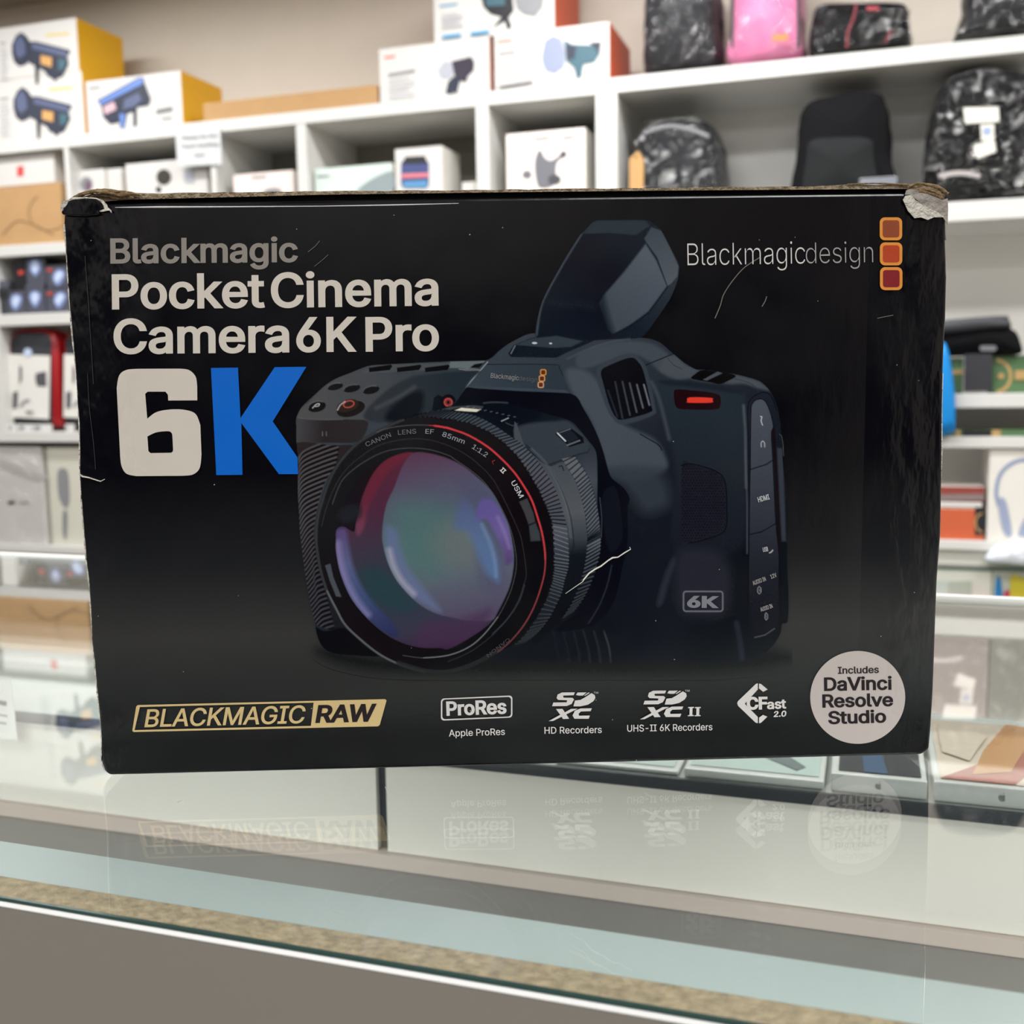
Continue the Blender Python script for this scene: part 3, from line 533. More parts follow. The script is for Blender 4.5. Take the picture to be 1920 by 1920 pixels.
RED = spline(np.array([(707, 811), (717, 806), (740, 800.5), (773, 797), (807, 797.5), (832, 801), (845, 804), (878, 816), (912, 836), (937, 857), (962, 883), (980, 908), (997, 938), (1008, 970), (1017, 1003), (1022, 1040), (1021, 1072), (1013, 1105), (1000, 1140), (982, 1172), (957, 1202), (933, 1222)]), False, 8)
nR = len(RED)
for i in range(nR-1):
    t = i/nR; c = (96, 90, 92) if t < .18 else (196-60*max(0, t-.62)/.38*1.6, 58, 64); cv.stroke(RED[i:i+2], 1.3 if t < .2 else (3.6 if t < .72 else 2.4), c, 1.4, .95 if t > .18 else .8)
for P, c, wd in ((CC([h1((380, 1600), (430, 1400), (520, 1170), (640, 980), (800, 830), (1000, 700), (1200, 640), (1400, 615), (1600, 630), (1800, 690)), h2((300, 660), (450, 770), (600, 920), (700, 1080), (800, 1280), (900, 1500), (950, 1650)), h4((880, 550), (850, 700), (780, 900), (650, 1100), (480, 1280), (250, 1450), (0, 1560))]), (58, 62, 66), 1.3),
                 (CC([h1((500, 1350), (600, 1100), (750, 950), (900, 850), (1050, 775), (1200, 735), (1400, 720), (1600, 740), (1800, 800)), h2((200, 730), (400, 870), (550, 1010), (700, 1240), (800, 1450), (860, 1650)), h4((770, 450), (740, 650), (680, 830), (560, 1060), (400, 1260), (230, 1400), (0, 1490)), h3((1500, 1620), (1250, 1590))]), (92, 96, 100), 1.3)):
    cv.stroke(spline(P), wd, c, 1.6, .8)
cv.stroke(spline(h4((860, 700), (800, 880), (670, 1080), (500, 1250))), 2.2, (60, 68, 76), 1.6, .7); cv.stroke(spline(CC([h4((560, 1060), (400, 1260), (230, 1400), (0, 1490)), h3((1500, 1620))])), 1.6, (130, 134, 136), 1.5, .9)
# glass
GL = spline(CC([np.array([(637, 965), (630, 1020)]), h3((450, 350), (500, 600), (600, 850), (720, 1030), (900, 1220), (1100, 1370), (1300, 1460), (1500, 1500), (1700, 1500)), h4((0, 1420), (200, 1320), (450, 1150), (560, 1000), (680, 750), (730, 550), (740, 350), (710, 150), (670, 0)), h2((740, 1330), (620, 1100), (450, 930), (250, 780), (0, 680)), h1((1500, 765), (1300, 780), (1150, 820), (1000, 900), (850, 1010), (700, 1200), (620, 1400))]), True, 5)
cv.fill(GL, [(700, 860, (32, 26, 28)), (660, 1000, (30, 26, 32))], 2)
GC = CC([h1((1400, 768), (1250, 788), (1080, 870), (950, 1020), (850, 1230), (800, 1400), (765, 1560), (740, 1660), (620, 1600), (548, 1640)), h3((448, 200), (450, 350), (500, 600), (600, 850), (720, 1030), (900, 1220), (1100, 1370), (1300, 1460), (1500, 1500), (1700, 1500)), h4((0, 1420), (200, 1320), (450, 1150), (560, 1000), (680, 750), (730, 550), (740, 350), (710, 150), (670, 0)), h2((740, 1330), (620, 1100), (450, 930), (250, 780), (0, 680))])
GC = spline(GC, True, 4)
cv.fill(GC, [(760, 850, (84, 40, 56)), (745, 940, (76, 42, 62)), (740, 1010, (62, 52, 68)), (745, 1100, (46, 60, 70)), (800, 1180, (56, 54, 72)), (840, 1216, (54, 36, 58))], 2.5)
cv.fill(spline(h1((1400, 770), (1250, 790), (1080, 870), (950, 1020), (850, 1230), (790, 1420), (760, 1600), (790, 1700), (860, 1600), (900, 1400), (1000, 1200), (1120, 1000), (1280, 860)), True), [(760, 850, (104, 38, 52)), (690, 940, (98, 40, 58)), (665, 1000, (116, 66, 86))], 8, .85, clip=GC)
cv.fill(spline(h3((450, 60), (450, 350), (500, 600), (600, 850), (720, 1030), (900, 1220), (1100, 1370), (1200, 1330), (1080, 1150), (900, 960), (760, 760), (650, 500), (600, 250), (560, 60)), True), [(632, 1000, (84, 72, 118)), (645, 1060, (86, 92, 132)), (680, 1120, (62, 76, 116)), (740, 1190, (44, 46, 84))], 10, .95, clip=GC)
cv.stroke(spline(h3((470, 250), (500, 480), (580, 720), (700, 940), (830, 1100))), 12, (134, 124, 172), 12, .7, clip=GC)
cv.fill(spline(h3((760, 560), (950, 540), (1080, 660), (1250, 860), (1400, 1000), (1250, 1060), (1000, 960), (820, 780)), True), (40, 62, 70), 16, .8, clip=GC)
cv.fill(spline([(560, 880), (640, 870), (675, 945), (668, 975), (625, 990), (622, 950)], True), (26, 24, 30), 14, .6, clip=GL)
cv.fill(ell(655, 963, 22, 15, -30), (36, 38, 46), 12, .8); 
EL = CC([h1((1430, 770), (1300, 900), (1200, 1150), (1110, 1350), (1070, 1550), (1060, 1700)), h3((1010, 250), (1060, 450), (1150, 650), (1280, 820), (1450, 980), (1650, 1090), (1900, 1150)), h4((200, 1100), (480, 1100), (560, 1000), (680, 750), (730, 550), (740, 350), (710, 150), (670, 0)), h2((740, 1330), (620, 1100), (450, 930), (250, 780), (0, 680))])
EL = spline(EL, True, 5)
cv.fill(EL, [(815, 846, (86, 58, 80)), (830, 890, (84, 76, 98)), (840, 950, (80, 92, 108)), (850, 1010, (86, 108, 114)), (865, 1080, (88, 96, 110)), (880, 1160, (80, 72, 96))], 3)
cv.fill(spline([(740, 950), (800, 940), (860, 990), (850, 1060), (790, 1080), (745, 1040)], True), (76, 106, 106), 50, .75, clip=EL); cv.fill(ell(862, 1020, 50, 44), (106, 106, 108), 50, .6, clip=EL)
cv.fill(spline([(860, 900), (930, 930), (950, 1010), (940, 1100), (905, 1090), (890, 980)], True), (76, 74, 104), 30, .6, clip=EL)
cv.fill(spline(h3((1050, 60), (1060, 300), (1100, 480), (1200, 680), (1340, 850), (1540, 1000), (1700, 1060), (1640, 960), (1480, 760), (1330, 560), (1230, 330), (1170, 100)), True), (94, 106, 142), 14, .9, clip=EL)
cv.stroke(spline(h3((1090, 330), (1140, 520), (1240, 700), (1380, 850))), 9, (166, 160, 178), 12, .8, clip=EL)
cv.fill(spline(CC([h2((300, 1180), (430, 1330), (560, 1560), (640, 1760)), h4((450, 130), (520, 280), (560, 450), (572, 650), (520, 640), (430, 560), (340, 380), (230, 120)), h2((200, 1500), (220, 1300))]), True), [(870, 940, (80, 88, 128)), (900, 1010, (84, 108, 150)), (925, 1080, (84, 112, 156))], 16, .85, clip=EL)
cv.stroke(spline(h4((380, 20), (480, 250), (530, 450), (540, 600))), 5, (120, 148, 184), 8, .6, clip=EL)
cv.fill(spline(CC([h2((480, 1200), (600, 1180), (700, 1280), (780, 1430), (830, 1600), (850, 1800)), h4((738, 420), (650, 470), (620, 320), (520, 100), (430, -40)), h2((440, 1400))]), True), [(905, 930, (92, 80, 146)), (940, 1000, (104, 88, 150)), (955, 1060, (82, 62, 110))], 8, .9, clip=EL)
cv.stroke(spline(h4((560, -60), (640, 120), (690, 280))), 5, (140, 124, 176), 8, .6, clip=EL)
cv.fill(spline(h3((1500, 1190), (1900, 1160), (2150, 1080), (2300, 1060), (2100, 1450), (1700, 1500), (1400, 1480)), True), (70, 46, 76), 18, .6, clip=GC)
cv.fill(h2((920, 1205), (1010, 1165), (1080, 1330), (1100, 1430), (1025, 1460), (980, 1330)), (66, 66, 70), 2.4, .9); cv.fill(h2((1030, 1475), (1105, 1440), (1150, 1550), (1160, 1640), (1050, 1650)), (62, 66, 72), 3, .9)
cv.fill(h3((318, 512), (382, 488), (418, 650), (515, 890), (450, 885), (375, 700)), (72, 77, 86), 2, .95)
F_(spline(ta((1680, 900), (1740, 900), (1770, 1150), (1700, 1220), (1660, 1000)), True), (22, 25, 33), 2); cv.stroke(spline(ta((1650, 940), (1660, 1050), (1658, 1150))), 1.6, (62, 66, 76)); cv.stroke(spline(h4((1840, 480), (1790, 700), (1700, 930), (1580, 1130))), 3, (42, 46, 56), 2.5, .9)
for k in range(6): cv.stroke(spline(h4((1180+k*115, 1220), (1220+k*118, 1400), (1250+k*116, 1560))), 4, (27+k*3, 30+k*3, 38+k*3), 4, .8)
cv.stroke(spline(h4((1760, 1240), (1810, 1400), (1825, 1500))), 1.8, (56, 60, 72))
# grid -> mesh
H_, W_ = cv.X.shape
keep = cv.A > .002
cell = keep[:-1, :-1] | keep[1:, :-1] | keep[:-1, 1:] | keep[1:, 1:]
used = np.zeros((H_, W_), bool)
for a in (0, 1):
    for b in (0, 1): used[a:H_-1+a, b:W_-1+b] |= cell
idx = np.full((H_, W_), -1, np.int64); idx[used] = np.arange(used.sum())
PV = facev(cv.X[used], cv.Y[used], .0003)-np.array(pb.location)[None]
j, i = np.nonzero(cell)
Q = np.stack([idx[j, i], idx[j+1, i], idx[j+1, i+1], idx[j, i+1]], 1)
me = bpy.data.meshes.new('printed_camera_picture'); me.vertices.add(len(PV)); me.vertices.foreach_set('co', PV.ravel().astype(np.float32))
me.loops.add(Q.size); me.loops.foreach_set('vertex_index', Q.ravel().astype(np.int32)); me.polygons.add(len(Q))
me.polygons.foreach_set('loop_start', np.arange(0, Q.size, 4, dtype=np.int32)); me.polygons.foreach_set('loop_total', np.full(len(Q), 4, np.int32)); me.update(calc_edges=True)
at_ = me.color_attributes.new('ink', 'FLOAT_COLOR', 'POINT')
rng = np.random.default_rng(3)
cl = ink(np.clip(cv.C[used]+rng.normal(0, 1.2, (used.sum(), 1)), 0, 255))
at_.data.foreach_set('color', np.concatenate([cl, np.ones((len(cl), 1))], 1).ravel().astype(np.float32))
pm = bpy.data.materials.new('printed_ink'); pm.use_nodes = True; nt = pm.node_tree; b = nt.nodes['Principled BSDF']
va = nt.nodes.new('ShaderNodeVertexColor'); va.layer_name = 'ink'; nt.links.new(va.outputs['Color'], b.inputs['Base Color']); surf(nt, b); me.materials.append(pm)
po = bpy.data.objects.new('printed_camera_picture', me); COL.objects.link(po); po.parent = pb
po['label'] = 'printed picture of a dark cinema camera with a wide lens'

# ---------- lettering
def load_font():
    try: return bpy.data.fonts.load(os.path.join(bpy.utils.system_resource('DATAFILES', path='fonts'), 'Inter.woff2'))
    except Exception: return None
FONT = load_font()
def glyphs(txt, spacing=1., res=3):
    """outline loops of the text, each outer loop with the holes that lie in it"""
    c = bpy.data.curves.new('txt', 'FONT'); c.body = txt; c.resolution_u = res; c.space_character = spacing; c.fill_mode = 'NONE'
    if FONT: c.font = FONT
    o = bpy.data.objects.new('txt', c); COL.objects.link(o); dg = bpy.context.evaluated_depsgraph_get(); dg.update()
    m = o.evaluated_get(dg).to_mesh(); V = np.array([v.co[:2] for v in m.vertices]); nb = {}
    for e in m.edges:
        a, b = e.vertices; nb.setdefault(a, []).append(b); nb.setdefault(b, []).append(a)
    seen, loops = set(), []
    for a in range(len(V)):
        if a in seen or a not in nb: continue
        lp = [a]; seen.add(a); prev, cur = None, a
        while True:
            nx = sorted(q for q in nb[cur] if q != prev and q not in seen)
            if not nx: break
            prev, cur = cur, nx[0]; seen.add(cur); lp.append(cur)
        P = V[lp]; d = np.linalg.norm(P-np.roll(P, 1, 0), axis=1); P = P[d > 1e-5]
        if len(P) > 2: loops.append(P)
    o.evaluated_get(dg).to_mesh_clear(); bpy.data.objects.remove(o); bpy.data.curves.remove(c)
    area = lambda P: .5*np.sum(P[:, 0]*np.roll(P[:, 1], -1)-np.roll(P[:, 0], -1)*P[:, 1])
    sg = np.sign(area(max(loops, key=lambda P: abs(area(P)))))
    return loops, sg
def fill_loops(loops):
    """triangles of the non-zero winding area of closed loops that may overlap"""
    from mathutils.geometry import delaunay_2d_cdt
    V, E_ = [], []
    for P in loops:
        b = len(V); n = len(P); V += [Vector((float(x), float(y))) for x, y in P]; E_ += [(b+i, b+(i+1) % n) for i in range(n)]
    ov, oe, of, *_ = delaunay_2d_cdt(V, E_, [], 0, 1e-6)
    Q = np.array([(v[0], v[1]) for v in ov]); F = [tuple(f) for f in of]
    C = np.array([Q[list(f)].mean(0) for f in F]); W = np.zeros(len(C), int)
    for P in loops:
        R_ = np.roll(P, -1, 0)
        for (x1, y1), (x2, y2) in zip(P, R_):
            if y1 == y2: continue
            cr = (x2-x1)*(C[:, 1]-y1)-(C[:, 0]-x1)*(y2-y1)
            W += ((y1 <= C[:, 1]) & (y2 > C[:, 1]) & (cr > 0)).astype(int)-((y2 <= C[:, 1]) & (y1 > C[:, 1]) & (cr < 0)).astype(int)
    return Q, [f for f, w in zip(F, W) if w != 0]
def grow(P, w, sg):
    """push a loop outward by w with mitred corners (holes close up, outers grow)"""
    if not w: return P
    a = P-np.roll(P, 1, 0); b = np.roll(P, -1, 0)-P
    a = a/(np.linalg.norm(a, axis=1)[:, None]+1e-12); b = b/(np.linalg.norm(b, axis=1)[:, None]+1e-12)
    na = np.stack([a[:, 1], -a[:, 0]], 1)*sg; nb = np.stack([b[:, 1], -b[:, 0]], 1)*sg
    m = na+nb; k = 2/np.maximum((m*m).sum(1), .7)
    return P+m*k[:, None]*w*np.array([1, .75])
CAPH = max(P[:, 1].max() for P in glyphs('H')[0])
def lettering(name, items, parent, mapper):
    """items: (text, (x0,y0), (x1,y1), cap_px, material, weight[, shear, spacing]) baseline ends in picture pixels"""
    VV, FF, FM, ms = [], [], [], []
    for it in items:
        txt, p0, p1, ch, m, wt = it[:6]; sh = it[6] if len(it) > 6 else 0; sp = it[7] if len(it) > 7 else 1.
        G = glyphs(txt, sp); p0 = np.array(p0, float); p1 = np.array(p1, float); e = p1-p0; L = np.linalg.norm(e); e /= L; up = np.array([e[1], -e[0]])
        if m not in ms: ms.append(m)
        G = [grow(P, wt, G[1]) for P in G[0]]
        x0 = min(l[:, 0].min() for l in G); x1 = max(l[:, 0].max() for l in G); sy = ch/(CAPH+1.5*wt)
        V, t = fill_loops(G); x = (V[:, 0]-x0)/(x1-x0)*L; y = (V[:, 1]+.75*wt)*sy
        P = p0+np.outer(x+y*sh, e)+np.outer(y, up); b0 = len(VV)
        VV += [mapper(r[0], r[1]) for r in P]; FF += [tuple(i+b0 for i in f) for f in t]; FM += [ms.index(m)]*len(t)
    return mesh(name, VV, FF, ms, parent, fm=FM)
fm_ = lambda off: (lambda x, y, k=0: face(x, y, off+.00006*k))
C_g = inkmat('ink_warm_grey', (132, 127, 121)); C_w = inkmat('ink_cream', (197, 190, 180)); C_s = inkmat('ink_light_grey', (200, 196, 194)); C_m = inkmat('ink_mid_grey', (150, 147, 146))
C_b = inkmat('ink_blue', (0, 96, 190)); C_k = inkmat('ink_black', (34, 26, 30)); C_go = inkmat('ink_gold', (196, 172, 122)); C_or = inkmat('ink_orange', (210, 136, 62))
t3 = T(100, 340, 3.2)
lettering('title_lettering', [('Blackmagic', t3((345, 495))[0], t3((1470, 486))[0], 47.3, C_g, .022),
    ('Pocket', (211, 580.6), (497.5, 577.2), 66, C_w, .0205), ('Cinema', (508.8, 577.6), (822.5, 573.2), 66, C_w, .0205),
    ('Camera', (214, 664), (543, 661), 66, C_w, .0205), ('6K', (556, 660.6), (669.5, 659.6), 65.8, C_w, .0205), ('Pro', (686, 659.6), (823.4, 657.8), 65, C_w, .0205)], pb, fm_(.0005))
six = CC([t3((383, 1240)), spline(t3((383, 1240), (398, 1165), (440, 1132), (510, 1125))), spline(t3((755, 1124), (815, 1132), (855, 1170), (865, 1225))), t3((866, 1314), (692, 1315), (690, 1280), (675, 1262), (568, 1262), (554, 1275), (566, 1424)), spline(t3((566, 1424), (620, 1385), (700, 1369), (790, 1371), (855, 1395), (884, 1460))), spline(t3((891, 1640), (880, 1720), (840, 1758), (780, 1766))), spline(t3((500, 1768), (440, 1752), (410, 1700), (402, 1610)))])
cnt = CC([t3((567, 1530)), spline(t3((567, 1530), (620, 1506), (690, 1499), (712, 1510), (717, 1530))), t3((721, 1610), (718, 1622), (708, 1628), (586, 1630), (573, 1618))])
prints('numeral_six', [([six, cnt], C_w)], fm_(.0005), pb)
prints('blue_letter', [(t3((948, 1120), (1110, 1118), (1125, 1420), (1330, 1115), (1520, 1113), (1318, 1440), (1466, 1655), (1470, 1756), (1355, 1756), (1130, 1450), (1137, 1760), (980, 1762)), C_b)], fm_(.00055), pb)
t7 = T(1260, 340, 3.5556)
def ring(P, w):
    P = np.asarray(P, float); c = P.mean(0); s = 1-2*w/np.ptp(P, axis=0); return [P, (P-c)*s+c]
lettering('maker_name', [('Blackmagic', t7((102, 560))[0], t7((885, 548))[0], 40.5, C_s, -.014, 0, .97), ('design', t7((890, 547))[0], t7((1338, 540))[0], 38.5, C_m, -.014, 0, .97)], pb, fm_(.0005))
tl = []
for cy, c in ((318, (134, 70, 48)), (485, (168, 66, 40)), (650, (122, 36, 42))):
    x, y = t7((1456, cy))[0]; P = rrect(x-21, y-21.5, x+21, y+21.5, 9.5); tl += [(P, C_or), (rrect(x-15.5, y-16, x+15.5, y+16, 5), inkmat('ink_tile_%d' % cy, c))]
prints('maker_tiles', tl, fm_(.0005), pb)
lettering('small_camera_name', [('Blackmagic', te((452, 160))[0], te((745, 186))[0], 9, C_m, -.005), ('design', te((748, 186))[0], te((942, 205))[0], 8.5, inkmat('ink_dim', (98, 100, 104)), -.01)], pb, fm_(.0005))
t8 = T(180, 1220, 3.31)
OUTP = t8((262, 335), (1795, 298), (1804, 306), (1762, 458), (1750, 467), (236, 502), (228, 494), (252, 345)); INP = t8((275, 347), (1352, 320), (1335, 464), (242, 490))
RAW = t8((1352, 318), (1800, 302), (1758, 464), (1332, 476))
prints('codec_plate', [([OUTP, INP], C_go)], fm_(.0005), pb)
def widthfit(s): return s
lettering('codec_lettering', [('BLACKMAGIC', t8((303, 472))[0], t8((1290, 447))[0], 33.5, C_go, .012, .2, .98), ('RAW', t8((1362, 446))[0], t8((1724, 437))[0], 33.5, C_k, .03, .2, .98)], pb, fm_(.0006))
t9 = T(780, 1220, 3.31)
PR = [t9(*p) for p in ((rrect(155, 285, 598, 422, 20)+np.array([(0, -(x-376)*.044) for x, y in rrect(155, 285, 598, 422, 20)])).tolist(),)][0]
def offs(P, d): c = P.mean(0); s = (np.ptp(P, axis=0)-2*d)/np.ptp(P, axis=0); return (P-c)*s+c
prints('badge_outline', [([PR, offs(PR, 2.6)], C_s)], fm_(.0005), pb)
lettering('badge_lettering', [('ProRes', t9((190, 402))[0], t9((563, 389))[0], 27, C_s, .03), ('Apple ProRes', t9((205, 530))[0], t9((552, 520))[0], 12.6, C_s, .008), ('HD Recorders', t9((797, 513))[0], t9((1152, 508))[0], 12.6, C_s, .008),
    ('UHS-II 6K Recorders', t9((1310, 500))[0], t9((1838, 491))[0], 12.6, C_s, .008), ('TM', t9((1102, 265))[0], t9((1130, 264))[0], 3.6, C_s, 0), ('TM', t9((1668, 253))[0], t9((1696, 252))[0], 3.6, C_s, 0)], pb, fm_(.0005))
def sdxc(dx, dy):
    o = lambda *p: t9(*[(a+dx, b+dy) for a, b in p])
    return [(o((985, 256), (905, 257), (878, 270), (872, 292), (882, 303), (938, 305), (934, 318), (852, 319), (844, 342), (935, 341), (965, 328), (980, 300), (970, 290), (915, 289), (912, 276), (978, 274)), C_s),
            (o((1002, 257), (1058, 256), (1035, 276), (1010, 276), (992, 272)), C_s), (o((1068, 257), (1078, 258), (1050, 276), (1042, 276)), C_s),
            (o((1088, 260), (1108, 272), (1112, 290), (1100, 310), (1065, 332), (1020, 342), (976, 342), (986, 306), (1020, 302), (1050, 285)), C_s),
            (o((868, 358), (908, 357), (950, 419), (912, 420)), C_s), (o((962, 357), (1002, 356), (850, 432), (822, 433)), C_s),
            (o((1090, 353), (1020, 354), (985, 368), (970, 398), (982, 418), (1070, 418), (1078, 398), (1010, 399), (1008, 386), (1022, 373), (1082, 371)), C_s)]
prints('card_mark', sdxc(0, 0), fm_(.0005), pb)
II = []
for x in (1686, 1728): II += [(t9((x, 345), (x+36, 344), (x+36, 351), (x+27, 352), (x+26, 394), (x+35, 395), (x+35, 401), (x-2, 402), (x-2, 396), (x+8, 395), (x+9, 352), (x, 352)), C_s)]
prints('card_mark', sdxc(566, -11)+II, fm_(.0005), pb)
t10 = T(1300, 1180, 3.84)
prints('fast_card_mark', [(t10((462, 385), (448, 390), (318, 515), (313, 530), (320, 548), (445, 668), (462, 673), (462, 628), (368, 533), (462, 430)), C_s), (t10((470, 387), (484, 390), (532, 430), (500, 447), (470, 422)), C_s), (t10((470, 673), (485, 668), (530, 625), (498, 612), (470, 632)), C_s)], fm_(.0005), pb)
lettering('fast_card_lettering', [('CF', t10((382, 576))[0], t10((532, 573))[0], 24, C_s, .04), ('ast', t10((528, 572))[0], t10((667, 566))[0], 18, C_s, .03), ('2.0', t10((574, 628))[0], t10((664, 624))[0], 11, C_s, .03, .15)], pb, fm_(.0006))
bc = t10((1180, 487))[0]
prints('round_badge', [(ell(bc[0], bc[1], 89, 87, n=72), inkmat('ink_silver', (176, 167, 163)))], fm_(.0005), pb)
lettering('round_badge_lettering', [('Includes', t10((1037, 318))[0], t10((1332, 311))[0], 13.2, C_k, .02), ('DaVinci', t10((938, 441))[0], t10((1425, 432))[0], 25.5, C_k, .027), ('Resolve', t10((926, 561))[0], t10((1435, 550))[0], 25, C_k, .027), ('Studio', t10((968, 680))[0], t10((1385, 668))[0], 24.5, C_k, .027)], pb, fm_(.0006))
C_d = inkmat('ink_lens_grey', (128, 132, 140)); C_dd = inkmat('ink_lens_dim', (98, 98, 102)); C_p = inkmat('ink_port', (178, 180, 184))
lettering('lens_lettering', [('CANON', h1((885, 705))[0], h1((1165, 590))[0], 8.5, C_dd, .005), ('LENS', h1((1240, 572))[0], h1((1445, 555))[0], 8.8, C_dd, .005), ('EF', h1((1545, 557))[0], h1((1640, 563))[0], 8.8, C_d, .005),
    ('85mm', h2((50, 465))[0], h2((300, 555))[0], 9.2, C_d, .012), ('1:1.2', h2((385, 600))[0], h2((545, 705))[0], 9.4, C_d, .012), ('L', h2((612, 750))[0], h2((632, 785))[0], 6.5, inkmat('ink_red', (150, 50, 46)), 0), ('II', h2((700, 850))[0], h2((740, 890))[0], 9, C_s, .03), ('USM', h2((825, 985))[0], h2((925, 1165))[0], 9.4, C_p, .012),
    ('CANON', h4((678, 1290))[0], h4((430, 1480))[0], 6.5, inkmat('ink_lens_faint', (70, 70, 72)), 0),
    ('6K', tc_((948, 1366))[0], tc_((1222, 1370))[0], 22.5, inkmat('ink_badge', (116, 118, 126)), .045), ('HDMI', tg((237, 928))[0], tg((318, 905))[0], 10, C_p, .02), ('USB', tg((270, 1285))[0], tg((307, 1278))[0], 8.5, C_p, .02),
    ('AUDIO IN', tg((200, 1525))[0], tg((292, 1490))[0], 8, C_m, .02), ('12V', tg((328, 1478))[0], tg((370, 1462))[0], 8, C_m, .02), ('AUDIO IN', tg((255, 1715))[0], tg((340, 1685))[0], 8, C_m, .02)], pb, fm_(.00055))

# ---------- wear on the carton, plus a painted fold highlight
M_paper = mat('torn_white_paper', (226, 220, 208), .8, .2, bump=.5, bscale=400, var=.1, vscale=60)
M_paper2 = mat('torn_grey_paper', (176, 168, 160), .8, .2, bump=.4, bscale=300, var=.1)
M_scr = mat('scratched_varnish', (118, 112, 104), .5, .4)
def flake(name, pts, m, off=.0006, curl=0., th=.0003):
    p, t = tri(np.asarray(pts)); c = np.mean(p, 0)
    V = [face(x, y, off+curl*(np.hypot(x-pts[0][0], y-pts[0][1])/60)) for x, y in p]
    o = mesh(name, V, t, m, pb); s = o.modifiers.new('s', 'SOLIDIFY'); s.thickness = th; s.offset = 0; return o
t11 = T(1500, 300, 4.571)
flake('torn_paper', t11((905, 262), (940, 250), (1010, 262), (1150, 320), (1215, 345), (1258, 330), (1262, 420), (1258, 560), (1220, 495), (1120, 440), (1000, 350), (940, 300), (893, 300)), M_paper2, .0006)
flake('torn_paper', t11((870, 345), (890, 312), (940, 305), (975, 350), (1060, 405), (1160, 455), (1218, 498), (1130, 498), (1075, 520), (1020, 498), (965, 505), (910, 440)), M_paper, .0012, .0006)
t12 = T(100, 340, 12)
flake('torn_paper', t12((190, 560), (220, 450), (370, 430), (340, 540), (260, 620), (215, 680), (190, 660)), M_paper, .0008)
flake('torn_paper', t12((360, 440), (460, 375), (600, 372), (800, 372), (1000, 388), (1150, 440), (1240, 540), (1260, 600), (1340, 670), (1345, 725), (1290, 670), (1100, 705), (1070, 680), (1180, 640), (1165, 560), (1100, 470), (1000, 412), (760, 398), (500, 425), (400, 460)), M_paper, .0014)
V, F = prism(t12((215, 690), (260, 620), (340, 545), (380, 455), (520, 420), (760, 400), (1000, 410), (1110, 470), (1160, 560), (1170, 640), (1060, 690), (1100, 760), (800, 800), (400, 790), (240, 760)).tolist(), .0018, -.01)
mesh('crushed_corner', V, F, M_box, pb, bevel=.001, seg=3)
def tube(name, pts3, r, m, parent, n=6, rv=.3):
    V, F = [], []; P = [np.array(p) for p in pts3]
    for i, p in enumerate(P):
        d = P[min(i+1, len(P)-1)]-P[max(i-1, 0)]; d = d/(np.linalg.norm(d)+1e-9); a = np.cross(d, (0, 0, 1.)); a = a/(np.linalg.norm(a)+1e-9); b = np.cross(d, a)
        rr = r*(1+random.uniform(-rv, rv))
        for k in range(n): th = 2*math.pi*k/n; V.append(p+a*math.cos(th)*rr+b*math.sin(th)*rr)
    for i in range(len(P)-1):
        for k in range(n): F.append((i*n+k, i*n+(k+1) % n, (i+1)*n+(k+1) % n, (i+1)*n+k))
    F += [tuple(range(n))[::-1], tuple(range((len(P)-1)*n, len(P)*n))]
    return mesh(name, V, F, m, parent, smooth=True)
M_k2 = mat('frayed_board', (180, 152, 116), .9, .1, bump=.6, bscale=500, var=.5, vscale=400)
for k, P in enumerate((((138, 374), (150, 366), (175, 360), (200, 361), (225, 366), (245, 362)), ((142, 371), (165, 361), (190, 356.5), (215, 359), (240, 361), (262, 366)), ((150, 372), (175, 366), (200, 366), (220, 371), (250, 369)), ((1700, 352), (1720, 345), (1745, 348), (1762, 354), (1776, 364)), ((1706, 357), (1730, 354), (1750, 359), (1772, 368)), ((1590, 345), (1640, 343), (1690, 345), (1715, 347)), ((1722, 358), (1745, 364), (1768, 373)))):
    tube('frayed_edge', [face(x, y, .0005-.0006*(k % 3)) for x, y in spline(P, False, 4)], .0006 if k != 5 else .0003, M_k2, pb)
if False: tube('torn_fibre', [face(x, y, .001) for x, y in ((197, 1456), (194, 1459), (198, 1462), (193, 1465))], .0003, M_paper, pb)
tear = lambda P, w=2.2: strip(np.array(P, float)+np.random.default_rng(len(P)).normal(0, .7, (len(P), 2)), w)
flake('edge_tear', strip([(149, 888), (157, 893), (168, 895), (180, 899), (190, 902), (198, 898)], [3, 3, 2.2, 2, 2, 1]), M_paper, .0008, th=.0002)
flake('surface_tear', strip([(1060, 1112), (1076, 1101), (1092, 1090), (1094, 1086), (1104, 1074), (1116, 1066), (1126, 1061), (1140, 1050), (1148, 1045), (1158, 1044), (1170, 1036), (1182, 1029), (1180, 1025)], [.6, .8, 1, 2.2, 2.4, 2.6, 2.4, 2.2, 2.8, 1.8, 2, 1.4, 1]), mat('tear_white', (236, 232, 222), .7), .0008, th=.0002)
flake('scratch', strip(spline([(1340, 597), (1350, 573), (1356, 553), (1372, 528), (1395, 502), (1424, 483)]), 1.6), M_scr, .0004, th=.0001)
flake('scratch', strip([(1428, 575), (1434, 565), (1437, 556)], 1.6), M_scr, .0004, th=.0001)
flake('scratch', strip([(1644, 597), (1658, 594), (1674, 591)], 1.2), M_scr, .0004, th=.0001)
flake('scratch', strip([(600, 452), (592, 462), (578, 473)], 1.), M_scr, .0007, th=.0001); flake('scratch', strip([(616, 478), (605, 488), (590, 500)], .8), M_scr, .0007, th=.0001)
flake('scratch', strip(spline([(165, 700), (168, 760), (176, 830), (180, 880)]), .9), mat('crease_grey', (60, 60, 58), .4), .0004, th=.0001)
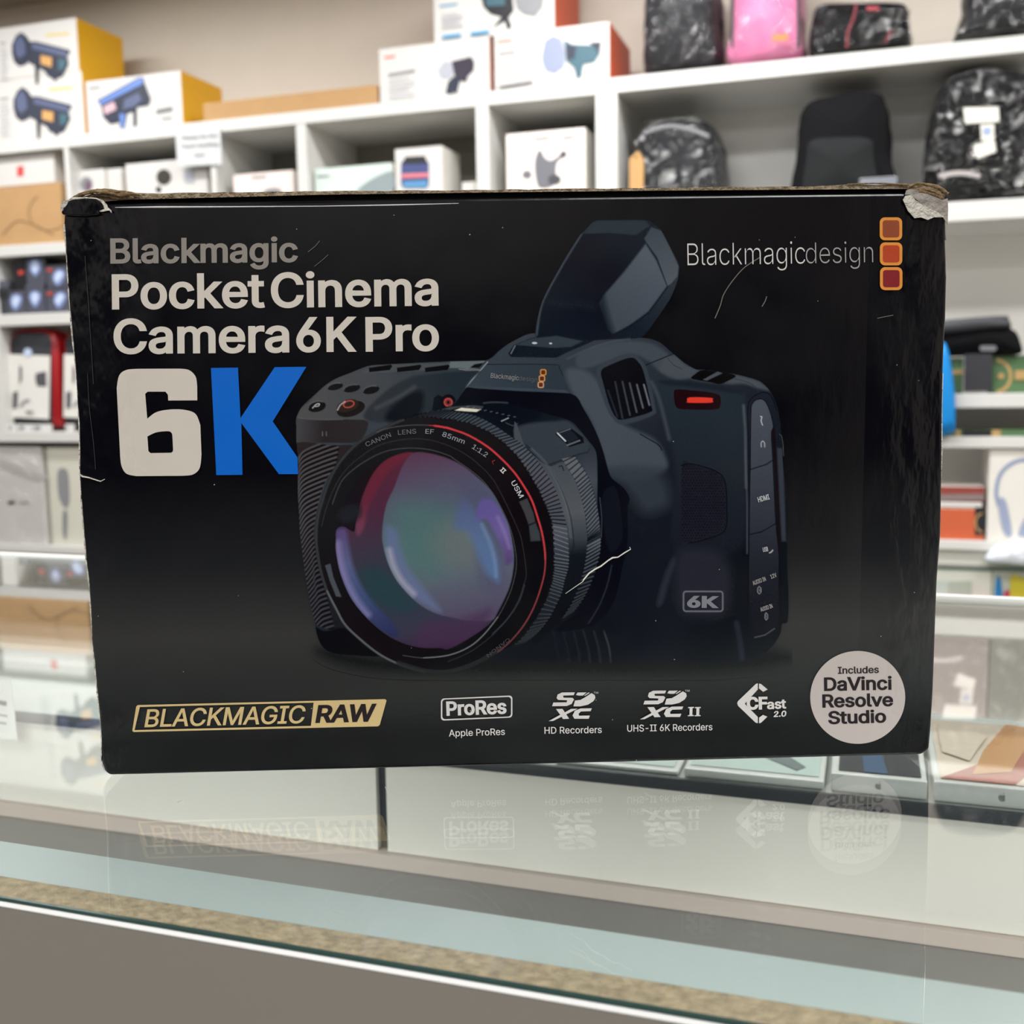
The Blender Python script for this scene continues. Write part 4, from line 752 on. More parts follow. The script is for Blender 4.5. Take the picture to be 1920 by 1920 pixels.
flake('scratch', strip(spline([(160, 480), (166, 560), (171, 640), (176, 720)]), .9), mat('crease_grey', (60, 60, 58), .4), .0004, th=.0001)
tube('fold_highlight', [face(x, y, .0001) for x, y in ((216, 389), (300, 388.5), (430, 388), (600, 386.8), (740, 384.5), (860, 381.5))], .00022, mat('fold_white', (232, 232, 232), .3), pb, 5, .5)  # white tube painting the gloss highlight along the top fold
L_ = [(x, y) for x, y in OUTL if x < 200 and y > 400][::-1]
for k in range(5):
    seg = L_[k*3:(k*3)+4]
    if len(seg) > 2: tube('worn_edge', [face(x+.6, y, -.0004) for x, y in spline(seg, False, 5)], .00022, M_paper, pb, 5, .6)
tube('worn_edge', [face(x-.4, y, -.0006) for x, y in ((1772, 385), (1774, 425), (1775, 450))], .0002, M_paper2, pb); tube('worn_edge', [face(x-.2, y, -.0004) for x, y in ((1769, 700), (1767.5, 760), (1767, 840), (1766, 900))], .00018, M_paper, pb, 5, .6)
if False: tube('worn_edge', [face(x, y+.3, -.0004) for x, y in ((240, 1459), (400, 1455.5), (560, 1452), (715, 1448.5))], .0003, M_paper2, pb, 5, .7)
random.seed(5)
sp = []
for k in range(26): x, y = random.uniform(170, 1740), random.choice((random.uniform(395, 460), random.uniform(1060, 1430), random.uniform(500, 1400))); sp.append((ell(x, y, random.uniform(.6, 1.3), random.uniform(.5, 1.1), 0, 6), M_paper))
tag(prints('dust', sp, fm_(.0008), pb), kind='stuff')

# ================================================================ SHELVING BEHIND THE COUNTER
YS, YD = 3.3, 3.68      # front and back of the shelving
M_sh = mat('shelf_white', (212, 211, 207), .35, .4, var=.02)
M_back = mat('shelf_back_panel', (132, 130, 120), .6, .3, var=.03)
XA, XM, XM2, XZ = -3.72, -.807, -.741, 1.35
XMM = (XM+XM2)/2
cub = empty('wall_shelving', ((XA+XMM)/2, (YS+YD)/2, 0)); tag(cub, 'white shelving with small square compartments under the lighting cartons', 'shelf unit')
boards_l = [(1.944, 1.985), (1.574, 1.615), (1.32, 1.363), (.885, .923), (.46, .49), (.05, .09)]
for a, b in boards_l: bx('shelf_board', XA, XMM-.001, YS, YD, a, b, M_sh, cub, bevel=.002)
bx('back_panel', XA, XMM-.001, YD, YD+.012, .05, 1.985, M_back, cub)
for a, b in ((XA-.03, XA), (at(120.5, 300, YS)[0], at(128.5, 300, YS)[0]), (at(394, 300, YS)[0], at(404, 300, YS)[0]), (-1.83, -1.794), (-1.194, -1.152), (XM, XMM-.001)):
    bx('upright', a, b, YS+.001, YD-.001, 1.616, 1.9435, M_sh, cub)
for a, b, low in ((XA-.03, XA, 1), (at(-24, 700, YS)[0], at(3, 700, YS)[0], 0), (-1.83, -1.794, 1), (XM, XMM-.001, 1)):
    for z0, z1 in ((1.3635, 1.5735), (.9235, 1.3195), (.4905, .8845))[:2+low]: bx('upright', a, b, YS+.001, YD-.001, z0, z1, M_sh, cub)
wid = empty('wall_shelving', ((XMM+XZ)/2, (YS+YD)/2, 0)); tag(wid, 'white shelving with wide compartments holding black backpacks', 'shelf unit')
for a, b in ((1.944, 1.988), (1.509, 1.563), (.993, 1.033), (.88, .912), (.587, .614), (.05, .09)): bx('shelf_board', XMM, XZ, YS, YD, a, b, M_sh, wid, bevel=.002)
bx('back_panel', XMM, XZ, YD, YD+.012, .05, 1.988, mat('shelf_back_light', (236, 234, 230), .6, .3), wid)
for a, b in ((XMM, XM2), (XZ, XZ+.04)):
    for z0, z1 in ((1.5635, 1.9435), (1.0335, 1.5085), (.6145, .8795)): bx('upright', a, b, YS+.001, YD-.001, z0, z1, M_sh, wid)
bx('fascia', XMM+.05, XZ, YS+.012, YS+.03, .5435, .5865, mat('fascia_grey', (196, 194, 184), .6), wid)
bx('glass_shelf', XMM+.07, XZ, YS-.04, YD, .535, .543, clear_mat('shelf_glass', (.8, .93, .88), .06), wid)

ZT, ZTR, Z1, Z2, Z3 = 1.9852, 1.9882, 1.6152, 1.3632, .9232
TOP = []
def S(x, y, Y=YS): p = at(x, y, Y); return p[0], p[2]
def carton(label, px, Y, depth, z0, mats, name='carton_box', group=None, cat='box', pr=None, side=None):
    """px = (x at left foot, x at right foot, y of the top-left corner); stands on z0 with its front on plane Y"""
    x0, x1, yt = px[:3]; ref = at(x0, 300, Y)[0]
    X0 = at(x0, px[3] if len(px) > 3 else yt+60, Y)[0]; X1 = at(x1, px[3] if len(px) > 3 else yt+60, Y)[0]; zt = at(x0, yt, Y)[2]
    TOP.append(zt); o = empty(name, ((X0+X1)/2, Y+depth/2, z0)); tag(o, label, cat, group)
    bx('carton', X0, X1, Y, Y+depth, z0, zt, mats, o, bevel=.002, fm=[0, 1, 1, 1, 0, 2] if len(mats) > 2 else [0, 1, 1, 1, 1, 1])
    for nm, sh in (pr or {}).items():
        prints(nm, [(np.array(P, float), m) for P, m in sh], lambda x, y, k: tuple(at(x, y, Y-.0012-.0008*k)), o)
    return o
cw = mat('carton_white', (212, 209, 205), .4, .4); cw2 = mat('carton_white_inside', (222, 218, 210), .5, .3); cy = mat('carton_yellow', (236, 178, 20), .45, .4); co_ = mat('carton_orange', (204, 82, 44), .45, .4)
ck = mat('kraft_board', (186, 148, 104), .8, .2, var=.06, vscale=20); ctop = mat('carton_top', (200, 190, 178), .6, .3)
k1 = mat('print_navy', (38, 44, 62), .4); k2 = mat('print_steel', (84, 92, 124), .4); k3 = mat('print_black', (28, 29, 34), .4); k4 = mat('print_orange', (206, 156, 92), .4); k5 = mat('print_teal', (60, 96, 110), .4)
k6 = mat('print_grey', (136, 136, 140), .4); k7 = mat('print_pale', (172, 174, 184), .4); k8 = mat('print_yellow', (222, 196, 90), .4); k9 = mat('print_red', (214, 98, 74), .4); k10 = mat('print_blue', (84, 150, 190), .4)
def bars(x0, y0, w_, n, m, dy=5.5, slope=-.12, h=1.6):
    return [([(x0, y0+i*dy), (x0+w_*(1 if i % 3 else .8), y0+i*dy+slope*w_), (x0+w_*(1 if i % 3 else .8), y0+i*dy+slope*w_+h), (x0, y0+i*dy+h)], m) for i in range(n)]
def flash_a(dx=0, dy=0):   # studio light seen from the side: flared reflector, barrel with orange screen, stand
    o = lambda *p: [(a/3+dx, b/3+dy) for a, b in p]
    return [(o((66, 250), (90, 200), (120, 180), (150, 205), (172, 240), (170, 330), (150, 360), (110, 375), (80, 350), (66, 300)), k1), (o((80, 240), (115, 195), (140, 240), (145, 300), (110, 330), (85, 300)), k2),
            (o((160, 235), (200, 232), (390, 280), (392, 300), (375, 310), (385, 360), (350, 430), (320, 440), (310, 460), (295, 440), (270, 430), (250, 400), (160, 350)), k1), (o((180, 240), (380, 290), (370, 320), (180, 275)), k2),
            (o((228, 310), (292, 322), (290, 378), (228, 360)), k4), (o((325, 330), (375, 335), (365, 385), (330, 400)), k5), (o((195, 360), (216, 375), (212, 470), (200, 472)), k3)]
def flash_b():
    o = lambda *p: [(a/3, b/3) for a, b in p]
    return [(o((545, 565), (780, 435), (808, 435), (815, 470), (850, 560), (835, 595), (770, 605), (770, 710), (750, 715), (748, 630), (715, 640), (700, 720), (675, 722), (672, 690), (620, 700), (580, 660), (570, 600)), k1),
            (o((548, 572), (780, 440), (806, 440), (805, 470), (570, 590)), mat('print_sky', (96, 128, 196), .4)), (o((580, 600), (640, 570), (655, 615), (590, 645)), mat('print_pink', (206, 170, 180), .4)), (o((700, 560), (780, 520), (800, 560), (760, 600), (690, 620)), k2), (o((672, 640), (705, 640), (698, 715), (678, 720)), mat('print_sky', (96, 128, 196), .4))]
YFB = YS+.004
g1 = 'white and yellow studio light cartons on the top board'
fa = lambda: flash_a(3, 103)
carton('white yellow-sided carton with studio light picture, lower one of the stack', (-190, 160, 175, 250), YFB, .25, ZT, [cw, cy, ctop], group=g1, pr={'printed_light_picture': fa(), 'printed_caption': bars(92, 166, 56, 1, k8, 5, -.06, 4)+bars(0, 184, 20, 1, k6, 5, -.06, 3)+bars(0, 196, 18, 8, k7, 8)})
carton('white carton with blue tilted light picture and yellow side, beside the flat kraft carton', (164, 343, 153, 225), YFB, .25, ZT, [cw, cy, ctop], group=g1, pr={'printed_light_picture': flash_b(), 'printed_caption': bars(167, 164, 26, 1, k6, 5, -.1, 4)+bars(293, 205, 38, 1, mat('print_midgrey', (120, 120, 124), .4), 5, -.15, 9)+bars(303, 221, 24, 1, k6, 5, -.1, 3)})
zz = at(10, 152, YFB)[2]
carton('white carton with studio light picture and yellow side, resting on top of the other two', (-130, 149, 72, 140), YFB, .25, max(TOP[0], TOP[1])+.0005, [cw, cy, ctop], group=g1, pr={'printed_light_picture': flash_a(), 'printed_caption': bars(86, 64, 54, 1, k8, 5, -.06, 4)+bars(0, 80, 12, 1, k6, 5, -.06, 3)+bars(0, 92, 14, 8, k7, 8)})
kr = carton('long flat kraft carton lying behind the shelf edge between the light cartons', (382, 709, 194, 225), YS+.006, .3, ZT, [ck, ck, ck])
# orange-sided cartons
def head(o, body, refl, rim):   # generic lamp with round reflector
    return [(refl, k2), (rim, k7), (body, k1)]
q = lambda *p: [(600+a/3, b/3) for a, b in p]
g2 = 'white and orange studio light cartons on the top board'
carton('white carton with small dark lamp picture at the end of the kraft carton', (712, 918, 92, 165), YS+.004, .22, ZT, [cw, mat('carton_pink_side', (214, 176, 160), .5), ctop], group=g2, pr={
    'printed_light_picture': [(q((665, 390), (700, 345), (745, 350), (755, 400), (735, 440), (690, 445), (668, 420)), k7), (q((740, 345), (850, 318), (868, 350), (865, 395), (830, 430), (825, 460), (790, 455), (760, 440)), mat('print_plum', (48, 42, 58), .4)), (q((750, 430), (790, 440), (770, 525), (750, 520), (735, 530), (705, 520), (720, 460)), k1)],
    'printed_caption': bars(721, 106, 24, 1, k9, 5, -.1, 4)+bars(728, 138, 62, 1, k6, 5, -.14, 6)+bars(728, 150, 50, 6, k7, 7)})
carton('white carton with large silver reflector lamp picture and orange side', (928, 1143, 66, 150), YS+.004, .3, ZT, [cw, co_, ctop], group=g2, pr={
    'printed_light_picture': [(q((1248, 310), (1265, 230), (1310, 200), (1360, 220), (1385, 300), (1370, 380), (1320, 415), (1270, 400), (1250, 350)), mat('print_silver', (140, 148, 172), .4)), (q((1350, 225), (1385, 240), (1390, 340), (1365, 385), (1380, 300)), k7), (q((1375, 225), (1420, 250), (1560, 255), (1575, 300), (1540, 350), (1480, 360), (1470, 430), (1445, 445), (1430, 380), (1385, 340)), k5), (q((1385, 250), (1440, 262), (1430, 330), (1390, 335)), k1), (q((1515, 240), (1580, 235), (1570, 300), (1540, 262)), k1)],
    'printed_caption': bars(933, 77, 34, 1, k9, 5, -.1, 4)+bars(935, 99, 40, 1, k6, 5, -.1, 4)+bars(936, 110, 52, 6, k7, 7)+bars(935, 160, 80, 1, mat('print_midgrey', (120, 120, 124), .4), 5, -.13, 5)})
zt2 = max(TOP[-1], TOP[-2])+.0005
carton('white carton with hooded lamp picture and blue writing lines, bridging the two cartons beneath', (814, 1040, -75, 60), YS+.012, .3, zt2, [cw, co_, ctop], group=g2, pr={
    'printed_light_picture': [(q((905, -20), (1080, -30), (1090, 60), (1060, 100), (1078, 150), (1055, 172), (1040, 120), (970, 160), (1020, 95), (960, 80), (920, 40)), k3), (q((930, -10), (1040, -15), (1040, 30), (935, 36)), k5), (q((1095, -10), (1260, -20), (1250, 40), (1210, 90), (1150, 80), (1110, 50)), k6)],
    'printed_caption': bars(824, 10, 42, 1, k10, 5, -.1, 4)+bars(828, 28, 40, 6, k7, 5)+bars(829, 66, 44, 1, k10, 5, -.1, 7)+bars(882, 60, 44, 1, k10, 5, -.1, 7)})

# ---- boxes in the small compartments
def red_tick(x, y): return [([(x-6, y-10), (x+6, y-11), (x+6, y+10), (x-6, y+11)], k9)]
white_l = [cw, cw2, cw2]
carton('plain white carton with a small red mark lying over the kraft carton', (-60, 104, 300, 350), YS+.03, .3, at(0, 352, YS+.03)[2]+.002, white_l, pr={'printed_mark': [([(32, 312), (44, 311), (44, 330), (32, 331)], mat('print_strong_red', (206, 66, 62), .4))]})
kc = carton('large kraft carton with faint round line drawings under the plain white carton', (-60, 119, 357, 420), YS+.015, .32, Z1, [ck, ck, ck], pr={'printed_line_drawing': [(strip(ell(95, 395, 42, 36, -20, 24, 60, 250), 2), mat('kraft_print', (140, 108, 76), .8)), (strip(spline([(5, 440), (30, 415), (60, 420), (100, 440)]), 2), mat('kraft_print', (140, 108, 76), .8))]})
carton('white box with a small grey device picture beside the compartment wall', (129, 197, 322, 352), YS+.05, .2, Z1, white_l, pr={'printed_device': [(ell(162, 345, 12, 14, 0, 14), k6), (ell(165, 348, 6, 10, 0, 12), mat('print_mauve', (110, 86, 104), .4))]})
carton('narrow plain white box between two white camera boxes', (202, 230, 317, 352), YS+.06, .2, Z1, white_l)
carton('wide white box with a round black camera picture behind the hanging paper notice', (237, 390, 308, 352), YS+.03, .28, Z1, white_l, pr={'printed_device': [(ell(307, 332, 14, 15, 0, 16), mat('print_olive_black', (52, 48, 42), .4)), (ell(297, 355, 5, 6, 0, 10), k3), ([(345, 318), (364, 317), (364, 342), (346, 342)], k7)]})
carton('pinkish white box lying low next to the compartment divider', (438, 551, 328, 352), YS+.03, .26, Z1, [mat('carton_blush', (236, 220, 214), .45), cw2, cw2], pr={'printed_device': bars(472, 331, 34, 1, k6, 5, -.06, 4)+[(ell(510, 360, 18, 8, -8, 16), k6)]})
carton('pale mint box with a grey curved shape left of the tall phone lens box', (590, 736, 317, 352), YS+.03, .26, Z1, [mat('carton_mint', (206, 222, 212), .4), cw2, cw2], pr={'printed_shape': [(spline([(672, 354), (690, 340), (712, 328), (736, 322), (736, 358), (675, 360)], True, 4), mat('print_slate', (138, 150, 152), .4))]+bars(595, 329, 28, 1, k6, 5, -.05, 4)})
lb = carton('tall white box with a blue sunset device picture beside the divider', (742, 830, 280, 350), YS+.02, .16, Z1, white_l, pr={'printed_device': [(rrect(752, 300, 804, 352, 8), mat('print_deep_blue', (62, 72, 122), .4)), ([(760, 294), (796, 292), (802, 306), (754, 308)], k3), ([(753, 326), (803, 324), (803, 332), (753, 334)], mat('print_rose', (214, 120, 130), .4)), ([(755, 340), (802, 338), (800, 352), (757, 352)], mat('print_lake', (84, 140, 186), .4))]})
carton('tiny white box edge beside the divider of the drone compartment', (866, 892, 342, 352), YS+.04, .1, Z1, white_l)
carton('white box with a folding drone picture in the compartment beside the thick divider', (950, 1098, 252, 345), YS+.02, .24, Z1, [mat('carton_warm_white', (238, 228, 222), .4), cw2, cw2], pr={'printed_drone': [
    (spline([(1003, 300), (1012, 280), (1022, 296), (1036, 300), (1058, 284), (1062, 290), (1044, 306), (1040, 345), (1012, 352), (1004, 330)], True, 4), mat('print_drone', (110, 110, 116), .4)), (ell(988, 327, 9, 8, 0, 12), mat('print_drone', (110, 110, 116), .4)), (ell(1056, 289, 6, 6, 0, 12), mat('print_drone_dark', (70, 70, 76), .4)), (ell(1040, 336, 12, 9, 0, 14), mat('print_drone_dark', (70, 70, 76), .4))]+bars(1000, 259, 40, 1, k6, 5, -.1, 3)+bars(1054, 255, 28, 1, k7, 5, -.1, 4)})

# ---- paper notice on the shelf edge
pn = empty('paper_notice', (at(371, 276, YS-.006)[0], YS-.006, at(371, 312, YS-.006)[2])); tag(pn, 'small white printed paper notice in a clear sleeve taped to the shelf edge', 'notice')
Pn = [(329, 243), (413, 239), (416, 308), (333, 312)]
M_pap = mat('notice_paper', (206, 208, 208), .5)
p_, t_ = tri(np.array(Pn)); sh = mesh('paper_sheet', [at(x, y, YS-.006) for x, y in p_], t_, M_pap, pn); so = sh.modifiers.new('s', 'SOLIDIFY'); so.thickness = .001
lettering('printed_lines', [('Please Do Not', (342, 263), (408, 258), 8, mat('print_midgrey', (120, 120, 124), .4), .03), ('Touch Anything', (340, 279), (410, 274), 8, mat('print_midgrey', (120, 120, 124), .4), .03), ('Here', (365, 295), (384, 293), 7, mat('print_midgrey', (120, 120, 124), .4), .03)], pn, lambda x, y, k=0: tuple(at(x, y, YS-.0075-.0002*k)))

# ---- second row: black accessory boxes with pale bulbs
kb = mat('accessory_box_grey', (74, 76, 88), .4); kb2 = mat('accessory_box_black', (22, 22, 28), .4); bulb = mat('print_bulb', (196, 210, 236), .4); bulb2 = mat('print_bulb_blue', (132, 148, 196), .4); rd = mat('print_logo_red', (196, 66, 52), .4)
def bulbs(cx, cy, sk=0, red=None):
    r = [(spline([(cx-10+sk, cy-12), (cx+sk, cy-17), (cx+10+sk, cy-11), (cx+9+sk*.5, cy+2), (cx+1, cy+14), (cx-6, cy+8), (cx-11+sk*.4, cy-2)], True, 3), bulb2), (spline([(cx-6+sk, cy-10), (cx+sk, cy-13), (cx+6+sk, cy-8), (cx+4, cy+2), (cx-2, cy+7), (cx-6, cy)], True, 3), bulb)]
    if red: r.append(([(red[0]-5, red[1]-2), (red[0]+5, red[1]-2), (red[0]+5, red[1]+3), (red[0]-5, red[1]+3)], rd))
    return r
g3 = 'small dark boxes with pale bulb pictures'
def sbox(x0, x1, yt, yb, z0, label, art, m=kb): return carton(label, (x0, x1, yt, yb), YS+.03, .14, z0, [m, kb2, kb2], group=g3, name='accessory_box', pr={'printed_bulb': art})
zm = at(67, 534, YS+.03)[2]
sbox(15, 49, 546, 580, Z2, 'low dark box with one bulb picture next to the black lens', bulbs(29, 568, 2))
sbox(26, 48, 488, 540, at(30, 545, YS+.03)[2]+.002, 'narrow black box on top of the low bulb box', [([(34, 508), (44, 507), (44, 514), (34, 515)], rd)], kb2)
sbox(50, 86, 534.5, 580, Z2, 'grey bulb box in the middle column, lower one', bulbs(66, 562)); sbox(50, 86, 486, 530, zm+.0005, 'grey bulb box in the middle column, upper one', bulbs(66, 504))
sbox(87.5, 140, 542, 580, Z2, 'dark bulb box with a red mark beside the carton, lower one', bulbs(110, 564, 4, (93, 550))); sbox(87.5, 140, 498, 530, at(90, 541, YS+.03)[2]+.001, 'dark bulb box with a red mark beside the carton, upper one', bulbs(108, 522, 4, (93, 506)))
# black lens standing at the picture edge
def lathe(name, prof, cx, cy, z0, m, parent, n=24):
    V, F = [], []
    for r, z in prof:
        for k in range(n): a = 2*math.pi*k/n; V.append((cx+r*math.cos(a), cy+r*math.sin(a), z0+z))
    for i in range(len(prof)-1):
        for k in range(n): F.append((i*n+k, i*n+(k+1) % n, (i+1)*n+(k+1) % n, (i+1)*n+k))
    F += [tuple(range(n))[::-1], tuple(range((len(prof)-1)*n, len(prof)*n))]
    return mesh(name, V, F, m, parent, smooth=False)
lx = at(4, 560, YS+.03)[0]; ln = empty('camera_lens', (lx, YS+.05, Z2)); tag(ln, 'black camera lens standing upright on the shelf beside the bulb boxes', 'lens')
lk = mat('lens_black', (48, 50, 56), .35); lathe('barrel', [(.03, 0), (.032, .01), (.032, .055), (.036, .06), (.036, .1), (.03, .104)], lx, YS+.05, Z2, lk, ln); lathe('focus_ring', [(.0365, .064), (.0385, .066), (.0385, .09), (.0365, .092)], lx, YS+.05, Z2, mat('lens_rubber', (22, 22, 24), .8), ln)
lathe('lens_cap', [(.031, .1045), (.031, .125), (.027, .129)], lx, YS+.05, Z2, kb, ln)

# ---- third row: red-rimmed hard cases with white cards
mr = mat('case_red', (160, 14, 22), .4); mk = mat('case_black', (40, 42, 50), .6); mc = mat('card_white', (226, 224, 218), .5)
def pillow(name, pts, Y, depth, m, parent, rings=5, inset=.16, wob=0., seed=0, origin=None, power=.6, closed=True):
    """puffed solid from a front outline given in picture pixels on plane Y"""
    P = np.array([S(x, y, Y) for x, y in (spline(pts, True, 5) if closed else pts)]); c = P.mean(0); n = len(P); V, F = [], []; rg = []
    for i in range(rings+1): a = i/rings*math.pi/2; rg.append((1-inset*(1-math.cos(a))**power if i else 1, Y+depth*.5*(1-math.sin(a))))
    rg = [(1-inset*.4, Y+depth), (1, Y+depth*.85)]+rg
    for s, y in rg:
        for j, p in enumerate(P):
            q = c+(p-c)*s; d = noise.noise(Vector((q[0]*18+seed, y*18, q[1]*18)))*wob
            V.append((q[0]+d, y+d*1.2, q[1]+d*.6))
    for i in range(len(rg)-1):
        for j in range(n): F.append((i*n+j, i*n+(j+1) % n, (i+1)*n+(j+1) % n, (i+1)*n+j))
    k = (len(rg)-1)*n; cc = len(V); V.append((c[0], rg[-1][1]-depth*.02, c[1]))
    for j in range(n): F.append((k+j, k+(j+1) % n, cc))
    F.append(tuple(range(n)))
    o = mesh(name, V, F, m, parent, smooth=True); return o
def hard_case(x0, x1, dx, label, art):
    YC = YS+.05; o = empty('hard_case', (at((x0+x1)/2, 800, YC)[0], YC+.05, Z3)); tag(o, label, 'case', 'red-rimmed black cases standing in a row')
    V0 = Z3; 
    out = [(x0-1, 802), (x0-1, 640), (x0+5, 622), (x0+22, 616), (x0+66, 615), (x0+84, 622), (x0+91, 640), (x0+100, 802)]
    pillow('red_shell', [(a, b) for a, b in rr(out)], YC, .07, mr, o, 3, .05, closed=False)
    pillow('front_panel', [(a, b) for a, b in rr([(x0+1, 800), (x0+1, 640), (x0+7, 626), (x0+22, 622), (x0+62, 622), (x0+74, 628), (x0+78, 640), (x0+80, 800)])], YC-.004, .02, mk, o, 2, .03, closed=False)
    prints('white_card', [(np.array([(x0-1, 664), (x0+76, 667), (x0+74, 786), (x0-2, 782)]), mc)]+art, lambda x, y, k: tuple(at(x, y, YC-.006-.001*k)), o)
    prints('hang_hole', [(ell(x0+34, 661, 8, 8, 0, 14), bulb)], lambda x, y, k: tuple(at(x, y, YC-.0085)), o)
    return o
def rr(p): return p
CLZ = lambda o, z0, z1=9: [setattr(v.co, 'z', min(max(v.co.z, z0+.0005-q.location.z-o.location.z), z1-.0005-q.location.z-o.location.z)) for q in o.children if q.type == 'MESH' for v in q.data.vertices]
aa = lambda dx: [([(36+dx, 684), (41+dx, 690), (41+dx, 712), (36+dx, 722)], mat('print_maroon', (110, 84, 90), .4)), ([(67+dx, 700), (86+dx, 696), (87+dx, 724), (70+dx, 724), (66+dx, 712)], mat('print_dark_pad', (84, 84, 90), .4)), ([(24+dx, 736), (33+dx, 733), (32+dx, 764), (24+dx, 766)], mat('print_dark_pad', (84, 84, 90), .4)), (strip(spline([(38+dx, 762), (46+dx, 752), (55+dx, 750)]), 4), k6), ([(48+dx, 770), (62+dx, 770), (62+dx, 775), (48+dx, 775)], k6)]
hard_case(18, 0, 0, 'black hard case with red rim and a white cable card, next to the compartment wall', aa(0)); hard_case(121, 0, 0, 'black hard case with red rim half hidden behind the big black box', aa(100))
for i, (a, b) in enumerate(((14, 30), (34, 58), (62, 92), (122, 134))):
    o = carton('small white item packet number %s in the row before the hard cases' % ('one two three four'.split()[i]) if False else ['slim white packet before the case wall end', 'small white packet with dark bar', 'wide white packet before the near case', 'white packet beside the red case foot'][i], (a, b, 796, 803), YS+.012, .02, Z3, [mat('packet_white', (216, 216, 216), .4), cw2, cw2], name='packet', group='white packets before the hard cases', pr={'printed_bar': [([(a+3, 799), (a+(b-a)*.45, 799), (a+(b-a)*.45, 806), (a+3, 806)], k6)]})

# ---- bottom left: large wrapped white carton
film = clear_mat('clear_film', (.94, .95, .96), .08, .08, crinkle=.9, cscale=16, fmax=.7)
film2 = clear_mat('crinkled_bag_film', (.93, .94, .95), .03, .12, crinkle=1., cscale=18, fmax=.5, patchy=.42)
film3 = clear_mat('thin_bag_film', (.96, .96, .97), .03, .15, crinkle=1., cscale=14, fmax=.4, patchy=.16)
wc = carton('large grey-white carton wrapped in clear film on the low shelf', (-60, 86, 838, 1000), YS+.02, .3, .4905, [mat('carton_greywhite', (206, 200, 196), .5), cw2, cw2], pr={'printed_mark': [([(14, 940), (28, 938), (28, 945), (14, 947)], k3), ([(36, 941), (54, 940), (54, 944), (36, 945)], k6), ([(0, 860), (70, 888), (88, 892), (88, 898), (60, 900), (0, 876)], mat('print_dove', (184, 178, 174), .5))]})
bx('clear_wrap', *[float(v) for v in (at(-64, 1000, YS+.01)[0], at(88, 1000, YS+.01)[0], YS+.008, YS+.33, .4904, at(0, 832, YS+.01)[2])], film, wc, bevel=.004)
carton('narrow pale carton with a grey vertical shape beside the film-wrapped carton', (97, 180, 838, 1000), YS+.03, .3, .4905, [mat('carton_palegreen', (206, 204, 190), .5), cw2, cw2], pr={'printed_shape': [(spline([(108, 885), (120, 878), (128, 890), (130, 940), (122, 952), (110, 930)], True, 4), k6), (spline([(118, 960), (126, 962), (124, 1010), (118, 1000)], True, 3), k6)]})

# ---- bags on the top board and in the wide compartments
mb = mat('bag_black', (15, 15, 18), .85, .15, bump=.2, bscale=80, var=.2); mbg = mat('bag_charcoal', (26, 27, 31), .7, .3, bump=.3, bscale=60, var=.3, vscale=20); mp = mat('bag_pink', (226, 128, 170), .6, .3, var=.1, vscale=12)
ms_ = mat('strap_black', (28, 26, 30), .6); mtan = mat('leather_patch', (180, 116, 60), .6); mred = mat('bag_red', (110, 24, 34), .6); tagm = mat('paper_tag', (226, 224, 214), .6); tagb = mat('tag_print', (150, 166, 196), .6)
YB_ = YS+.03
def fl(name, shapes, Y, parent): return prints(name, [(np.array(P, float), m) for P, m in shapes], lambda x, y, k: tuple(at(x, y, Y-.002*k)), parent)
def glints(seedv, x0, y0, x1, y1, n, Y, parent, slant=.6, size=1.):
    pass
def bag(label, pts, Y, depth, m, z0, name='backpack', wrap=True, seed=1, cat='backpack', inset=.2):
    P = np.array(pts, float); cx = P[:, 0].mean(); o = empty(name, (at(cx, P[:, 1].max(), Y)[0], Y+depth/2, z0)); tag(o, label, cat, 'camera bags on the wide shelves')
    pillow('bag_body', pts, Y, depth, m, o, 5, inset, .006, seed)
    if wrap:
        c = P.mean(0); P2 = c+(P-c)*1.02; zmin = z0
        w_ = pillow('clear_bag', P2, Y-.015, depth+.02, film3 if 'pink' in label else film2, o, 5, inset*.8, .012, seed+9)
    for q in o.children:
        for v in q.data.vertices:
            zw = v.co.z+q.location.z+o.location.z
            if zw < z0+.0005: v.co.z = z0+.0005-q.location.z-o.location.z
    return o
b1 = bag('dark grey bag bulging in crinkled clear plastic beside the pink backpack', [(1203, 128), (1201, 60), (1204, -30), (1230, -90), (1310, -92), (1340, -40), (1344, 60), (1341, 112), (1280, 122)], YB_, .2, mbg, ZTR, seed=3)
b2 = bag('pink backpack with black side straps and a tan leather patch', [(1363, 116), (1364, 50), (1369, -60), (1392, -110), (1480, -115), (1502, -60), (1505, 40), (1504, 98), (1440, 108)], YB_, .2, mp, ZTR, wrap=True, seed=5, inset=.12)
fl('side_strap', [([(1372, -40), (1378, -42), (1376, 88), (1370, 92)], ms_)], YB_-.03, b2); fl('side_strap', [([(1494, -50), (1500, -50), (1501, 88), (1494, 90)], ms_)], YB_-.03, b2); fl('leather_patch', [([(1449, 64), (1479, 63), (1478, 76), (1448, 78)], mtan)], YB_-.034, b2)
b3 = bag('black shoulder bag with dark red trim and shiny plastic, beside the pink backpack', [(1520, 96), (1519, 40), (1532, 6), (1600, 2), (1696, 2), (1704, 20), (1706, 76), (1640, 84), (1570, 92)], YB_, .18, mb, ZTR, name='shoulder_bag', cat='bag', seed=8, inset=.1)
fl('red_trim', [(strip(spline([(1588, 90), (1590, 60), (1600, 34), (1606, 6)]), 5), mred), ([(1624, 12), (1648, 12), (1648, 19), (1626, 20)], mat('logo_red', (150, 40, 50), .5)), (strip(spline([(1660, 80), (1664, 70), (1672, 56)]), 5), mred)], YB_-.03, b3)
b4 = bag('grey bag in crumpled clear plastic alone near the far end of the top board', [(1800, 66), (1798, 40), (1812, 4), (1830, -60), (1960, -70), (2010, -20), (2012, 40), (1900, 54)], YB_, .2, mbg, ZTR, seed=11)
